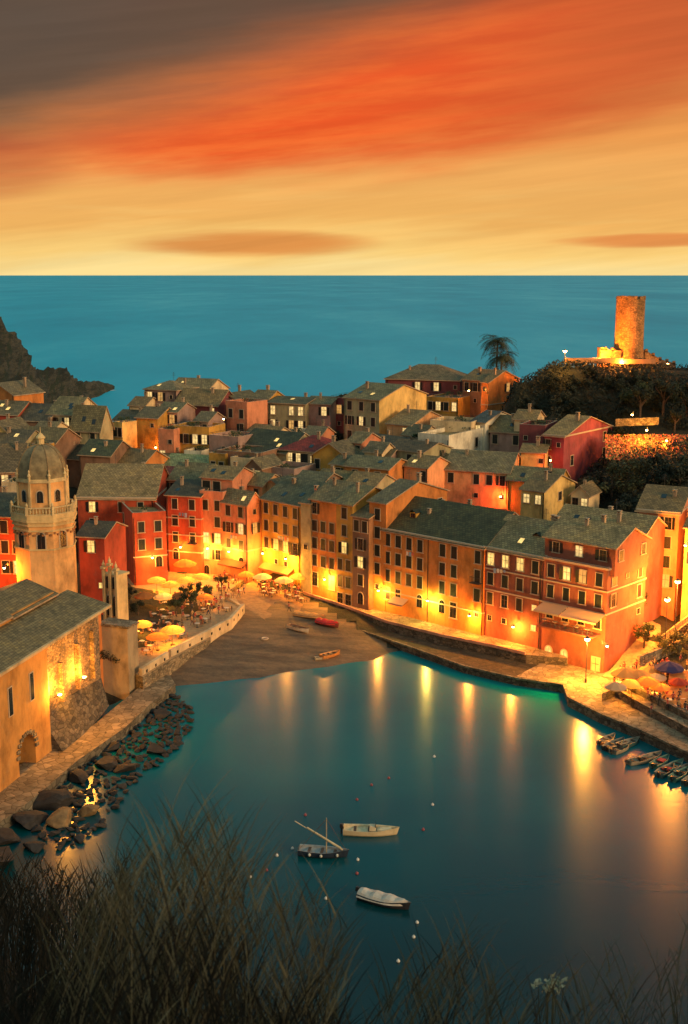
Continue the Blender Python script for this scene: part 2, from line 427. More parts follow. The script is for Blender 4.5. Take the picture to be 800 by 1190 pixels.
# ---------------------------------------------------------------- front row on the harbour
house('long orange house with dark green roof on the quay, four rows of shuttered windows',445,614,196.2,563,-43,15,5,ORANGE,rise=4.6,rc=SDG,
      fr=['cccc.cc.c','gccc.cc.c','cgcc.cc.c','cd.a.aD.b'],fh=3.05,wx=1.0,wz=1.05,trim=(0,10.6),ch=4,pipes=(.47,.995),base=2.2,deep=2)
h11=house('dark red corner house above the harbour steps, setback attic and terrace awning',563,635,182.4,632,-43,13,5,DRED,rise=4.2,rc=SB,
      fr=['wwwc','cccc','cdcs','bb.s'],fh=3.15,ch=3,trim=(0,3.35,6.7),base=1.9,deep=2,pipes=(.0,.97),cat='corner house')
house('',632.5,648,174.7,707,-43,752,5,DRED,root=h11,roof='flat',rc=SB,par=.25,
      fr=['cllc','cccc','dddd','....','AA.E'],sd=['cbc','c.c','..b','...'],fh=3.15,trim=(0,3.35,6.7),base=1.9,deep=2,ground=False)
house('',634,622,175.4,716,-43,9.5,1,DRED,root=h11,rise=2.2,rc=SB,fr=['cWc'],sd=['c.c'],fh=2.7,top=1.5,base=15.5,deep=0,ground=False,ch=2,wz=.8)
house('peach coloured house beside the olive tower house, three tall window columns',361,578,206.5,391,-42,11,6,ORANGE,rise=2.6,rc=SL,fr=['o..','ccc','ccc','ccc','D.E'],fh=3.1,base=2.3,deep=2)
house('narrow ochre house between peach house and dark brown house on the quay',391,583,201.5,410,-42,11,6,OCHRE,rise=2.4,rc=SG,fr=['c','g','l','cc','cc','DD'],fh=3.0,base=2.3,deep=2)
house('dark brown narrow house with a lean-to slate canopy on the quay',410,598,198.8,429,-42,11,5,BROWN,rise=1.8,rc=SL,fr=['cc','c','l','g','a'],fh=3.1,base=2.2,deep=2)
house('tall slim red brown house with big plain orange gable above the dark green roof',429.5,581,198,449,-42,520,6,ORANGE,rise=2.6,rc=SL,fr=['.c.','.c.','.c.','.g.','.b.'],sd=['..wd'],fh=3.1,base=2.2,deep=2,top=2.2)
h6=house('ochre house on the square, four rows of brown shutters and slate roof',304,578,215.5,349,-45,13,6,OCHRE,rise=3.2,rc=SG,fr=['cccc','cccc','cLLo','.bb.','....'],fh=3.2,base=3,deep=2,ch=2)
house('slim olive house squeezed against the ochre house on the square',349.5,583,207.5,361,-40,11,6,OLIVE,rise=1.5,rc=SL,fr=['.','.','b'],fh=3.1,base=2.5,deep=2)
house('pink corner house on the square with bright orange side wall',258,581,217.5,287,-38,304,5,PINK,rise=2.0,rc=SL,fr=['cc','oL','cc','.a'],sd=['b','l','.'],fh=3.1,base=3,deep=2,trim=(8.8,))
h4=house('tall pink house with set back rooftop room between red house and pink corner house',232,575,219.5,259,-25,11,6,PINK,roof='flat',rc=SL,fr=['gg','.c','Wl','Wo','a.'],fh=3.1,base=3,deep=2)
house('',234,553,222,270,-25,8,1,PINK,root=h4,rise=1.6,rc=SL,fr=['gg.'],fh=2.8,base=17.6,deep=0,ground=False,ch=1,wx=1.4)
house('bright red house on the square with three rows of dark green windows',193,574,220.5,233,-18,12,5,RED,rise=2.0,rc=SD,fr=['gg','gg','gg','a.'],fh=3.15,base=3,deep=2,trim=(4.4,7.6,10.8))
house('low red house with roof terrace jutting onto the square',154,602,210,193,20,134,4,RED,roof='flat',rc=SB,side=-1,fr=['gg','gg','.a'],ls=['g','g','a'],fh=3.2,base=3.2,deep=2,trim=(7.2,))
house('wide red house under the big slate roof behind the bell tower',90,578,221,180,-3,16,5,RED,rise=5.2,rc=SB,fr=['.l..g.g.','.g......','.c..','....'],fh=3.2,base=3,deep=2,ch=3,trim=(0,))
house('small red house wedged beside the bell tower with one lit window',90,622,190,121,-12,9,4,RED2,rise=1.6,rc=SD,fr=['.l.','...','..s'],fh=3.2,base=4,deep=3)
house('pink apartment house with slate roof at the foot of the steps',741,592,186.4,790,-27,14,6,PINK,rise=3.0,rc=SL,fr=['.c','.c','.c','cl','..'],sd=['c','c','.'],fh=3.1,base=4,deep=3,trim=(0,))
house('yellow lamplit house at the picture edge beside the pink apartment house',797,612,181,860,-27,12,5,YEL,rise=2,rc=SL,fr=['c..c','c..c'],fh=3.1,base=4,deep=3)
# far left, beside the bell tower
house('red house with brown shutters and one lit window left of the bell tower',-30,598,178,24,-8,12,5,RED2,rise=2.4,rc=SD,fr=['..c.','.ccc','..cL','....'],fh=3.1,base=4,deep=3)
house('orange red stub house hugging the left side of the bell tower',10,602,181,34,-8,9,5,ORANGE,rise=1.2,rc=SL,fr=['b.','.b'],fh=3.1,base=4,deep=3)
# ---------------------------------------------------------------- centre
house('small bright orange house with two brown windows in the village centre',400,540,226,452,-30,9,2,ORANGE,rise=1.4,rc=SG,fr=['cc','.b'],fh=3.2,ch=1)
house('orange outbuilding on the left of the small bright orange house',384,538,229,402,-30,8,2,OCHRE,rise=1.2,rc=SG,fr=['c'],fh=3.0)
house('pavilion with maroon hip roof and a row of tall lit windows',325,521,240,377,-28,11,2,CREAM,roof='hip',rise=2.4,rc=SM,fr=['cLLgWc'],fh=3.6,top=1.9,wx=1.0,wz=1.25,ch=1)
house('gabled house with pale verge boards right of the maroon hip roof',362,528,236,405,-30,9,2,OCHRE,roof='gy',rise=2.6,rc=SL,fr=['g.g'],fh=3.0)
house('dark terrace house with two white lit doors below the maroon roof',306,547,232,342,-30,8,2,MAUVE,roof='flat',rc=SD,fr=['LoL'],fh=3.0,wz=1.2)
house('pale pink gable cottage behind the ochre house on the square',300,566,224,332,-30,8,2,PEACH,roof='gy',rise=1.8,rc=SL,fr=['b'],fh=3.0)
house('slate roofed loft house on top of the row behind the olive house',339,561,219,372,-30,9,2,BROWN,rise=1.8,rc=SG,fr=['gg'],fh=3.0)
house('olive roofed cottage behind the peach house',362,561,224,402,-32,9,2,OLIVE,rise=2.2,rc=SG,fr=['c.'],fh=3)
house('olive roofed cottage above the narrow ochre house',398,565,218,432,-32,10,2,OLIVE,rise=2.2,rc=SB,fr=['.b'],fh=3)
house('dark cottage with flat terrace and rooftop clutter in the centre left',252,528,238,303,-25,9,2,BROWN,roof='flat',rc=SD,fr=['d.bd'],fh=3.0)
house('low grey house with long slate roof below the salmon walled house',276,520,246,333,-35,12,2,OLIVE,rise=3.4,rc=SDG,fr=['..b.'],fh=3.0)
house('pale walled house with pyramid slate roof above the tall pink house',236,556,232,285,-22,10,2,CREAM,roof='hip',rise=2.2,rc=SB,fr=['b..b'],fh=3.0)
house('small slate roofed house with peach gable above the pink corner house',277,560,226,305,-38,332,2,PEACH,rise=1.8,rc=SG,fr=['.g'],sd=['.b'],fh=3.0)
house('dark cottage with lit arched window behind the bright red house',196,556,231,236,-20,10,2,OLIVE,rise=2.6,rc=SG,fr=['oWlb'],fh=3.0)
house('pale green roofed long cottage behind the bright red house',190,541,240,248,-20,8,2,OLIVE,rise=2.0,rc=(.22,.26,.12),fr=['....'],fh=2.8)
house('terrace cottage with red roof patch beside the big slate roof',158,553,236,196,-20,9,2,RED2,rise=1.6,rc=(.25,.06,.04),fr=['dW'],fh=3.0)
house('dark slate roofed cottage behind the red roof patch',170,541,246,214,-20,9,2,BROWN,rise=2.2,rc=SD,fr=['.b'],fh=3.0)
# ---------------------------------------------------------------- centre left, upper rows
house('ochre house with roof garden and three lit windows in the upper left',200,499,252,243,-22,262,4,OCHRE,roof='flat',rc=SD,fr=['LoLL','c.cc','.b.'],sd=['b'],fh=3.0)
house('small tan annex with terrace stairs right of the ochre roof garden house',243,510,248,277,-30,8,3,MAUVE,roof='flat',rc=SB,fr=['.b.'],fh=2.9)
house('big salmon walled house with roof terrace railing in the upper left',262,470,262,287,-38,311,4,PINK,roof='flat',rc=SB,fr=['cc','.c','.b'],sd=['....'],fh=3.1)
house('purple brown house with two lit windows under long slate roof',203,468,270,253,-25,9,3,MAROON,rise=3.0,rc=SL,fr=['.W.W','....'],fh=3.0)
house('cream gabled house beside the big salmon walled house',250,464,272,277,-30,9,3,PEACH,roof='gy',rise=1.6,rc=SG,fr=['.b','W.'],fh=3.0)
house('topmost cream house with low slate roof at the seaward edge',196,452,284,240,-25,10,3,CREAM,rise=2.4,rc=SB,fr=['....'],fh=3.0)
house('mauve house with grey hip roof and lit windows at the seaward edge',168,451,276,205,-25,9,4,MAUVE,roof='hip',rise=1.6,rc=SB,fr=['LLb','.L.','b..'],fh=3.1)
house('mauve house with balconies beside the ochre roof garden house',182,477,262,206,-22,8,4,MAUVE,rise=1.6,rc=SG,fr=['cL','gc','.c'],fh=3.0)
house('tan house lit by a street lamp left of the mauve house',158,484,259,183,-22,9,4,OCHRE,rise=1.8,rc=SL,fr=['.b','..','b.'],fh=3.0)
house('bright orange yellow small house with two window rows',131,492,255,142,-35,159,3,YEL,roof='flat',rc=SB,fr=['cc','cc'],fh=3.0,par=.4)
house('dark slate roofed house behind the orange yellow small house',132,487,268,172,-22,9,3,MAUVE,rise=1.8,rc=SD,fr=['d.L'],fh=3.0)
house('olive house with big slate roof and four dark windows',82,497,250,116,-20,131,4,OLIVE,rise=4.6,rc=SG,fr=['cc','cc','..'],fh=3.3,top=1.6)
house('cream and pink house stepped up against the olive house',55,480,256,85,-20,11,5,CREAM,rise=3.2,rc=SG,fr=['cL','cc','.g'],fh=3.2)
house('small dark roofed house under the rocky headland',20,487,256,56,-18,10,3,BROWN,rise=3,rc=SD,fr=['b.d','...'],fh=3.0)
house('reddish house with slate roof at the far left under the headland',-12,480,258,20,-18,9,3,RED2,rise=2.4,rc=SL,fr=['.b','c.'],fh=3.0)
house('bright orange house at the far left edge below the cliffs',-20,456,266,16,-30,9,4,ORANGE,roof='gy',rise=2.4,rc=SL,fr=['.b.'],fh=3.0)
house('dark terrace cottage with white door left of the bell tower dome',-10,514,236,26,-18,9,3,OLIVE,rise=2.2,rc=SD,fr=['.bL'],fh=3.0)
house('yellow rounded cottage gable at the far left edge',-14,500,240,8,-18,8,2,YEL,roof='gy',rise=2,rc=SL,fr=['.b'],fh=3.0)
house('slate roofed cottage with lit pane right behind the bell tower dome',20,512,238,64,-20,9,3,BROWN,rise=2.4,rc=SG,fr=['bLb.'],fh=3.0)
house('long pale verged roof house left of the bell tower dome',-20,548,214,30,14,12,3,BROWN,rise=4.2,rc=SD,fr=['.L.'],fh=3.0)
house('cream terrace house just left of the bell tower lantern',2,566,200,30,-10,8,4,CREAM,roof='flat',rc=SB,fr=['.aa'],fh=3.0)
house('slate roofed house in front of the olive house',92,527,236,128,-20,9,2,BROWN,rise=2.4,rc=SDG,fr=['...'],fh=3.0)
house('low house with orange lit gable in front of the orange yellow house',118,535,238,166,-25,9,2,ORANGE,rise=2.2,rc=SL,fr=['....'],fh=3.0)
house('dark slate cottage peeping left of the wide red house',62,531,240,96,-20,9,2,BROWN,rise=2.2,rc=SD,fr=['b.'],fh=3.0)
# ---------------------------------------------------------------- upper middle and right
house('grey green house with a row of lit windows at the seaward edge',312,467,272,355,-25,10,4,OLIVE,rise=1.0,rc=SG,fr=['W.WW','L.LL','c.c.','..b.'],fh=3.1)
house('brown pink house with one bright window and red lit base',355,468,270,384,-20,9,4,MAUVE,rise=1.2,rc=SL,fr=['.L','..','..'],fh=3.2)
house('dark red house with lit window beside the pine top',385,466,272,404,-25,8,4,MAROON,roof='flat',rc=SD,fr=['L','b','b'],fh=3.2)
house('tall olive house with bright cream gable in the village centre',400,461,262,441,-38,496,5,OLIVE,rise=2.6,rc=SG,fr=['ccc','cLc','cLg','.c.'],sd=['.','.'],fh=3.2,base=None,cs=YEL)
h_r1=list(HN.values())[-1]
house('maroon house with wide hip roof on the ridge',448,439,288,535,-18,13,3,MAROON,roof='hip',rise=3.0,rc=SL,fr=['...L.L.b','..b..b..'],fh=3.1,ch=1)
house('tan house with two lit windows below the maroon hip roof',496,462,276,533,-30,10,3,OCHRE,roof='flat',rc=SL,fr=['cLcW','b.b.'],fh=3.2,par=.3)
house('brown house with dark windows under the palm',538,440,279,568,-38,12,4,BROWN,rise=2.0,rc=SL,fr=['dod','.bd','..'],fh=3.1)
house('orange house with big plain side wall and one lit window below the palm',560,443,272,568,-42,604,5,ORANGE,rise=2.2,rc=SL,fr=['b'],sd=['..L.','....','aa..'],fh=3.1,trim=(5.2,))
house('small slate roofed house right under the bright cream gable',450,491,254,478,-38,520,3,PEACH,rise=2.4,rc=SL,fr=['.W'],fh=3.0)
house('low slate cottage with pale verge in the centre right',468,504,248,490,-38,512,2,CREAM,rise=1.8,rc=SG,fr=['.b'],fh=3.0)
house('cream house with balustraded roof terrace in the centre right',486,508,240,522,-34,572,4,WHITE,roof='flat',rc=SB,fr=['gg','.g.'],sd=['..cc','....'],fh=3.2)
house('white house with blue slate mono roof above the balustraded terrace',548,489,250,564,-40,600,3,WHITE,rise=1.8,rc=(.07,.09,.10),fr=['W'],sd=['c..'],fh=3.2)
house('long cream parapet house behind the balustraded terrace',500,493,250,548,-24,8,3,CREAM,roof='flat',rc=SB,fr=['....'],fh=3.0)
house('grey mauve house with slate roof right of the balustraded terrace house',570,500,248,606,-25,10,3,MAUVE,rise=2.8,rc=SG,fr=['c.c','b..'],fh=3.1)
house('dark stepped balcony house in the shadow below the cream gable',416,514,246,462,-42,8,3,BROWN,rise=1.6,rc=SD,fr=['dddd','dddd'],fh=3.0)
house('greenish house with iron balconies below the balustraded terrace house',450,520,236,492,-42,9,3,OLIVE,rise=1.4,rc=SD,fr=['g.gg','dddd'],fh=3.0)
house('small white washed cube house beside the iron balcony house',472,512,242,486,-38,498,2,WHITE,roof='flat',rc=SB,fr=['b'],fh=2.8,par=.3)
house('pink and mauve house with wide slate roof above the red courtyard',517,544,228,592,-22,11,2,PEACH,rise=3.0,rc=SB,fr=['g.ggo','..b.b'],fh=3.1)
house('slate roofed house joined right of the red courtyard',577,545,232,618,-22,10,3,CREAM,rise=2.2,rc=SB,fr=['.W.'],fh=3.0)
house('maroon villa with pale framed windows and front terrace below the hill',632,505,232,656,-38,712,4,(.30,.06,.07),roof='gx',rise=3.0,rc=SB,fr=['ob','g.','.b'],sd=['..d','d.d','.b.'],fh=3.3,trim=(0,))
house('purple small house left of the maroon villa',604,498,238,634,-25,9,4,MAROON,roof='flat',rc=SD,fr=['bb','b.'],fh=3.1)
house('tiny orange yellow house at the foot of the maroon villa',606,524,230,634,-20,6,3,YEL,rise=1.2,rc=SB,fr=['..b'],fh=2.8)
house('cream yellow gabled cottage in front of the dark terraces',606,567,212,633,-38,669,3,YEL,rise=2.2,rc=SL,fr=['WW','..'],sd=['.d.'],fh=3.1,wz=.8)
house('small gabled annex with lit window right of the cream yellow cottage',664,573,214,685,-30,6,3,CREAM,roof='gy',rise=1.6,rc=SL,fr=['dW'],fh=3.0)
house('low slate roofed shed behind the cream yellow cottage',590,556,222,650,-25,7,2,OCHRE,rise=2.0,rc=SG,fr=['....'],fh=2.8)
house('broad sand coloured slate roof house behind the corner attic',640,612,188,745,-40,10,4,DRED,rise=3.0,rc=SB,fr=['....'],fh=3.0,ch=2)
0 and house('low',722,472,240,757,-12,5,1,YEL,rise=.8,rc=SD,fr=['.b.d'],fh=2.8,ch=0)
extra=[('narrow cream house peeping above the long slate roof',286,503,256,304,-30,8,3,CREAM,'gx',['.b','W.']),('small pale grey house with flat roof behind the maroon hip roof',330,506,256,352,-28,7,3,WHITE,'flat',['c.']),
('little pink house between maroon roof and brown pink house',352,505,254,372,-25,7,3,PINK,'gx',['bW']),('low cream cottage with lit door in the centre left clutter',268,536,234,290,-28,6,2,CREAM,'flat',['Wb']),
('small brown gabled cottage in the centre left clutter',285,541,230,304,-30,7,2,BROWN,'gy',['.L']),('tiny ochre cottage with dark terrace below the annex',243,531,238,262,-28,6,2,OCHRE,'flat',['dg']),
('pale cube house with two lit panes above the pale green roof',214,528,246,234,-20,7,2,WHITE,'flat',['WW']),('narrow mauve house left of the annex with terrace stairs',226,488,256,242,-24,7,3,MAUVE,'gx',['.c']),
('small cream house in the gap right of the salmon walled house',300,505,250,318,-32,7,3,CREAM,'gx',['W.']),('slim pink house in front of the tall olive house',404,512,240,420,-36,7,3,PINK,'gx',['cc','..']),
('small cream gable house right of the slim pink house',424,523,234,444,-36,460,3,CREAM,'gx',['.c','..']),('dark slate cottage behind the small bright orange house',416,531,234,450,-30,7,2,MAUVE,'gx',['.W.']),
('narrow white house beside the wide slate roof over the red courtyard',498,538,232,516,-36,8,3,WHITE,'gx',['g.','.g']),('little peach house above the tall slim red brown house',470,540,226,497,-36,8,2,PEACH,'gx',['..g']),
('small pale house left of the olive house with the big slate roof',38,500,246,60,-18,7,3,CREAM,'gx',['bW']),('ochre cottage with dark door left of the dome top',28,524,226,46,-14,6,3,OCHRE,'flat',['b']),
('narrow cream house at the seaward edge beside the mauve hip roof house',150,470,272,168,-22,7,4,CREAM,'gx',['b.','.W']),('pink cottage between the tan house and the ochre roof garden house',184,503,250,202,-20,7,3,PINK,'flat',['.b','W.']),
('small ochre house on the seaward edge between grey green and cream houses',292,462,276,312,-28,7,4,OCHRE,'gx',['W.','.b']),('slate roofed cream house just above the maroon villa terrace',598,486,246,622,-25,7,3,CREAM,'gx',['.c.'])]
for l_,a_,b_,y_,c_,g_,d_,n_f,col_,r_f,f_r in extra: house(l_,a_,b_,y_,c_,g_,d_,n_f,col_,roof=r_f,rise=1.6,rc=SL,fr=f_r,fh=2.9)
# ---------------------------------------------------------------- terrain
def G(u,v,Y): 
    p=PY(u,v,Y); GP.append(tuple(p))
def GZ(u,v,z): 
    p=PZ(u,v,z); GP.append(tuple(p))
# harbour bed (shallow near the beach)
for u,v,z in ((205,797,0),(240,797,0),(300,790,0),(380,777,0),(440,772,0),(486,764,.0),(300,775,.8),(380,758,.8),(330,745,1.6),(380,735,1.5),(300,730,2.1),(330,705,2.4),(350,700,2.2),(215,778,1.0),(250,757,1.6),(283,722,2.3),
              (220,830,-2.5),(300,820,-2.5),(400,805,-2.5),(480,800,-2.5),(560,810,-3),(640,830,-3),(300,950,-4),(500,950,-4),(700,1000,-4),(400,1100,-4),(780,950,-4),(800,1200,-4),(150,900,-2.5),(70,980,-2.5),(20,1000,-2.5),
              (470,770,-1),(530,782,-2.2),(600,798,-2.5)): GZ(u,v,z)
for x,y,z in ((-60,150,3),(-50,120,1),(-45,170,5),(-60,190,5),(-30,175,3.3),(-22,195,3.2),(-28,205,3.1),(-12,203,2.6),(60,150,4),(75,140,6),(48,172,3.2),(60,178,4.6),(95,150,8),(55,135,1.0),(50,155,2.0),
              (-120,150,10),(-120,230,14),(-110,280,10),(-80,270,16),(-90,310,-4),(-60,300,-2),(-20,306,-3),(30,315,0),(60,320,4),(110,330,8),(-140,320,-4),(150,250,34),(150,180,26),(150,120,14),(60,300,24),(90,305,26)): GP.append((x,y,z))
for u,v,Y in ((600,428,262),(640,420,268),(690,424,270),(745,424,274),(800,428,285),(860,420,290),(640,460,252),(700,455,256),(760,455,262),(800,468,258),(720,478,246),(800,486,246),(712,524,236),(760,528,232),(800,530,230),
              (700,560,222),(740,575,214),(800,580,210),(700,600,206),(680,590,210),(820,640,195),(590,470,262),(610,520,240)): G(u,v,Y)
pts=np.array(GP,dtype=float)
_,ix=np.unique(np.round(pts[:,:2]*1.0),axis=0,return_index=True); pts=pts[ix]
Dm=np.linalg.norm(pts[:,None,:2]-pts[None,:,:2],axis=2)
wts=np.linalg.solve(-Dm+np.eye(len(pts))*-.6 if False else Dm-np.eye(len(pts))*1.2,pts[:,2]-4)
def hgt(x,y):
    return 4+float(np.linalg.norm(pts[:,:2]-np.array((x,y)),axis=1)@wts)
step=1.6; xs=np.arange(-150,170,step); ys=np.arange(62,345,step)
GX,GY=np.meshgrid(xs,ys); flat=np.stack([GX.ravel(),GY.ravel()],1)
Z=np.concatenate([4+np.linalg.norm(pts[None,:,:2]-ch[:,None],axis=2)@wts for ch in np.array_split(flat,60)]).reshape(GX.shape)
def inpoly(x,y,poly):
    c=False; n=len(poly)
    for i in range(n):
        a,b=poly[i],poly[i-1]
        if (a[1]>y)!=(b[1]>y) and x<(b[0]-a[0])*(y-a[1])/(b[1]-a[1])+a[0]: c=not c
    return c
def zat(x,y):
    fx,fy=(x-xs[0])/step,(y-ys[0])/step; i,j=int(fx),int(fy); i=max(0,min(len(xs)-2,i)); j=max(0,min(len(ys)-2,j)); a,b=fx-i,fy-j
    return float(Z[j,i]*(1-a)*(1-b)+Z[j,i+1]*a*(1-b)+Z[j+1,i]*(1-a)*b+Z[j+1,i+1]*a*b)
beach_poly=[PZ(*q)[:2] for q in ((160,830,0),(240,850,0),(330,840,0),(430,815,0),(520,800,0),(540,780,0),(480,757,1),(400,722,1.5),(352,690,2.2),(300,690,2.4),(275,700,2.3),(240,750,1.8),(190,780,1.3))]
def grid_mesh(name,sel,mat,noise_amp=.15):
    idx={}; v=[]; f=[]
    def vi(j,i):
        if (j,i) not in idx:
            x,y=xs[i],ys[j]; z=Z[j,i]+noise.noise((x*.25,y*.25,0))*noise_amp
            idx[(j,i)]=len(v); v.append((x,y,z))
        return idx[(j,i)]
    for j in range(len(ys)-1):
        for i in range(len(xs)-1):
            if sel(xs[i]+step/2,ys[j]+step/2): f.append((vi(j,i),vi(j,i+1),vi(j+1,i+1),vi(j+1,i)))
    me=bpy.data.meshes.new(name); me.from_pydata(v,[],f); me.materials.append(mat); me.polygons.foreach_set('use_smooth',[True]*len(f)); me.update()
    return tag(link(name,me),kind='structure')
n=NT('wet_sand'); n.b.inputs['Roughness'].default_value=.8
f1=n.noise(n.wpos((.12,.5,1),(0,0,.35)),1,6,.65); f2=n.noise(n.wpos(),1.6,5,.7)
c=n.ramp(f1,[(.3,(.075,.05,.03)),(.5,(.14,.095,.055)),(.62,(.22,.14,.075)),(.75,(.12,.09,.06))])
n.col(n.mix(.6,c,n.ramp(f2,[(.3,(.55,.5,.5)),(.7,(1.3,1.2,1.1))]),'MULTIPLY')); n.bump(f2,.6,.15)
grid_mesh('beach',lambda x,y:inpoly(x,y,beach_poly),n.m,.12)
n=NT('hillside_earth'); n.b.inputs['Roughness'].default_value=.95
f1=n.noise(n.wpos(),.12,8,.7); f2=n.noise(n.wpos(),.9,6,.75)
c=n.ramp(f1,[(.35,(.012,.016,.008)),(.5,(.022,.024,.012)),(.62,(.045,.036,.02)),(.75,(.025,.03,.012))])
n.col(n.mix(.7,c,n.ramp(f2,[(.3,(.4,.4,.4)),(.7,(1.5,1.4,1.2))]),'MULTIPLY')); n.bump(f2,.8,.5)
grid_mesh('hillside_ground',lambda x,y:not inpoly(x,y,beach_poly),n.m,.4)
# ---------------------------------------------------------------- quays, square, walls
def P2(u,v,z): 
    p=PZ(u,v,z); return (p.x,p.y)
M_pave=masonry('paving_stone',(.26,.20,.13),(.18,.14,.09),1.0,.02)
def slab(name,px,z,z0,mats,px2=None):
    b=MB(); poly=[P2(u,v,z) for u,v in px]+(px2 or [])
    ar=sum(poly[i-1][0]*poly[i][1]-poly[i][0]*poly[i-1][1] for i in range(len(poly)))
    if ar<0: poly.reverse()
    n=len(poly)
    b.prism(poly,z0,z,cap=False); b.face([(x,y,z) for x,y in poly],1)
    return tag(b.build(name,mats),kind='structure')
# lower ledge under the promenade
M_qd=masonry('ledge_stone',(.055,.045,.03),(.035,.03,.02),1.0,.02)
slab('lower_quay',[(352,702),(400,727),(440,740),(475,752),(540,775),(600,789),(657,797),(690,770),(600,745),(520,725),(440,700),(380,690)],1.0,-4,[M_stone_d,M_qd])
slab('promenade',[(350,690),(400,705.5),(450,724),(512,739.5),(575,752.5),(612,761),(660,765),(620,735),(520,712),(440,680),(380,668),(352,675)],2.35,0,[M_stone_d,M_pave])
slab('harbour_quay',[(600,786),(656,797),(661,812),(700,832),(747,851),(800,876),(860,905),(900,860),(820,790),(770,745),(745,735),(690,750),(640,765)],1.15,-4,[M_stone_d,M_pave])
slab('upper_quay_terrace',[(700,806),(716,800),(735,812),(800,846),(860,872),(900,840),(860,800),(790,765),(740,768),(718,783)],2.3,0,[M_stone_d,M_pave])
# church walkway
slab('church_walkway',[(-60,985),(0,955),(22,941),(57,913),(87,886),(145,846),(175,818),(204,795),(197,784),(160,800),(112,840),(62,872),(0,898),(-60,940)],1.3,-4,[M_cut,M_pave])
# square (raised) behind the pale wall
sq=[(166,797),(198,777),(240,754),(281,716),(268,695),(300,672),(260,660),(150,665),(130,700),(140,740),(150,790)]
slab('square',[(u,v-10) for u,v in sq],3.1,0,[M_stone,simple('square_paving',(.42,.27,.13),.8,.25,2,.2)])
# ramp from the square down to the beach
b=MB(); rp=[PZ(283,716,2.2),PZ(335,742,1.5),PZ(352,703,2.2),PZ(300,672,3.1),PZ(268,690,3.1)]
b.prism([(p.x,p.y) for p in rp],-1,[p.z+.12 for p in rp])
tag(b.build('beach_ramp',simple('ramp_paving',(.30,.17,.08),.85,.3,1.2,.3)),kind='structure')
# sloping alley beside the corner house
b=MB(); La=[PZ(700,786,1.3),PZ(722,768,1.9),PZ(744,742,3.0),PZ(752,724,4.0)]; Ra=[PZ(735,790,1.9),PZ(752,776,2.6),PZ(768,752,3.6),PZ(768,728,4.4)]
pv=None
for k in range(13):
    t_=k/12*3; i=min(int(t_),2); f_=t_-i; l_,r_2=La[i].lerp(La[i+1],f_),Ra[i].lerp(Ra[i+1],f_); row=[]
    for m in range(5): q=l_.lerp(r_2,m/4); row.append((q.x,q.y,max(q.z,zat(q.x,q.y)+.15)))
    if pv:
        for m in range(4): b.face([pv[m],pv[m+1],row[m+1],row[m]])
    else: b.face([(row[0][0],row[0][1],.5),(row[4][0],row[4][1],.5),row[4],row[0]])
    pv=row
tag(b.build('alley',simple('alley_paving',(.34,.22,.11),.85,.3,1.5,.3)),kind='structure')
# pale parapet wall with square holes
def wall_run(label,pts,h,th,mat,name='harbour_wall',holes=0,cat='wall',cap=None):
    """pts: world (x,y,zbase); thin wall following them"""
    o=thing(name,label,cat,pts[0]); b=MB(); hb=MB(); cb=MB()
    for (x0,y0,z0),(x1,y1,z1) in zip(pts,pts[1:]):
        d=Vector((x1-x0,y1-y0)); L=d.length; d/=L; n=Vector((-d.y,d.x))*th/2; rz=math.atan2(d.y,d.x)
        poly=[(x0-n.x,y0-n.y),(x1-n.x,y1-n.y),(x1+n.x,y1+n.y),(x0+n.x,y0+n.y)]
        b.prism(poly,[z0,z1,z1,z0],[z0+h[0] if isinstance(h,tuple) else z0+h,(z1+h[1] if isinstance(h,tuple) else z1+h)]+[(z1+h[1] if isinstance(h,tuple) else z1+h),z0+h[0] if isinstance(h,tuple) else z0+h])
        if holes:
            m=int(L/holes)
            for k in range(m):
                t=(k+.5)/m; hb.box((x0+d.x*L*t+n.x*-1.04,y0+d.y*L*t+n.y*-1.04,lerp(z0,z1,t)+h-.75),(.42,.05,.42),rz)
                hb.box((x0+d.x*L*t+n.x*1.04,y0+d.y*L*t+n.y*1.04,lerp(z0,z1,t)+h-.75),(.42,.05,.42),rz)
        if cap:
            hh=h
            poly=[(x0-n.x*1.3,y0-n.y*1.3),(x1-n.x*1.3,y1-n.y*1.3),(x1+n.x*1.3,y1+n.y*1.3),(x0+n.x*1.3,y0+n.y*1.3)]
            cb.prism(poly,[z0+hh+.004,z1+hh+.004]*1+[z1+hh+.004,z0+hh+.004],[z0+hh+.16,z1+hh+.16,z1+hh+.16,z0+hh+.16])
    b.build('wall_body',mat,o,org=pts[0])
    if holes: hb.build('drain_hole',M_glass,o,org=pts[0])
    if cap: cb.build('coping',cap,o,org=pts[0])
    return o
M_pale=plaster((.60,.45,.26),'pale_wall_plaster')
def w3(u,v,z,dz=0): p=PZ(u,v,z); return (p.x,p.y,p.z+dz)
wall_run('pale plastered wall with small square holes along the edge of the square',[w3(198,778,1.2,0),w3(240,755,1.2),w3(268,736,1.6,-.4),w3(283,717,1.9,-.7)],3.0,.5,M_pale,holes=2.6)
wall_run('short pale wall panel with two holes between church corner and square',[w3(164,800,1.25),w3(195,779.5,1.25)],2.9,.5,M_pale,holes=2.2)
wall_run('low pale return wall where the square meets the ramp',[w3(283,715,1.9,0),w3(266,700,2.6,.2)],(1.5,.6),.4,M_pale)
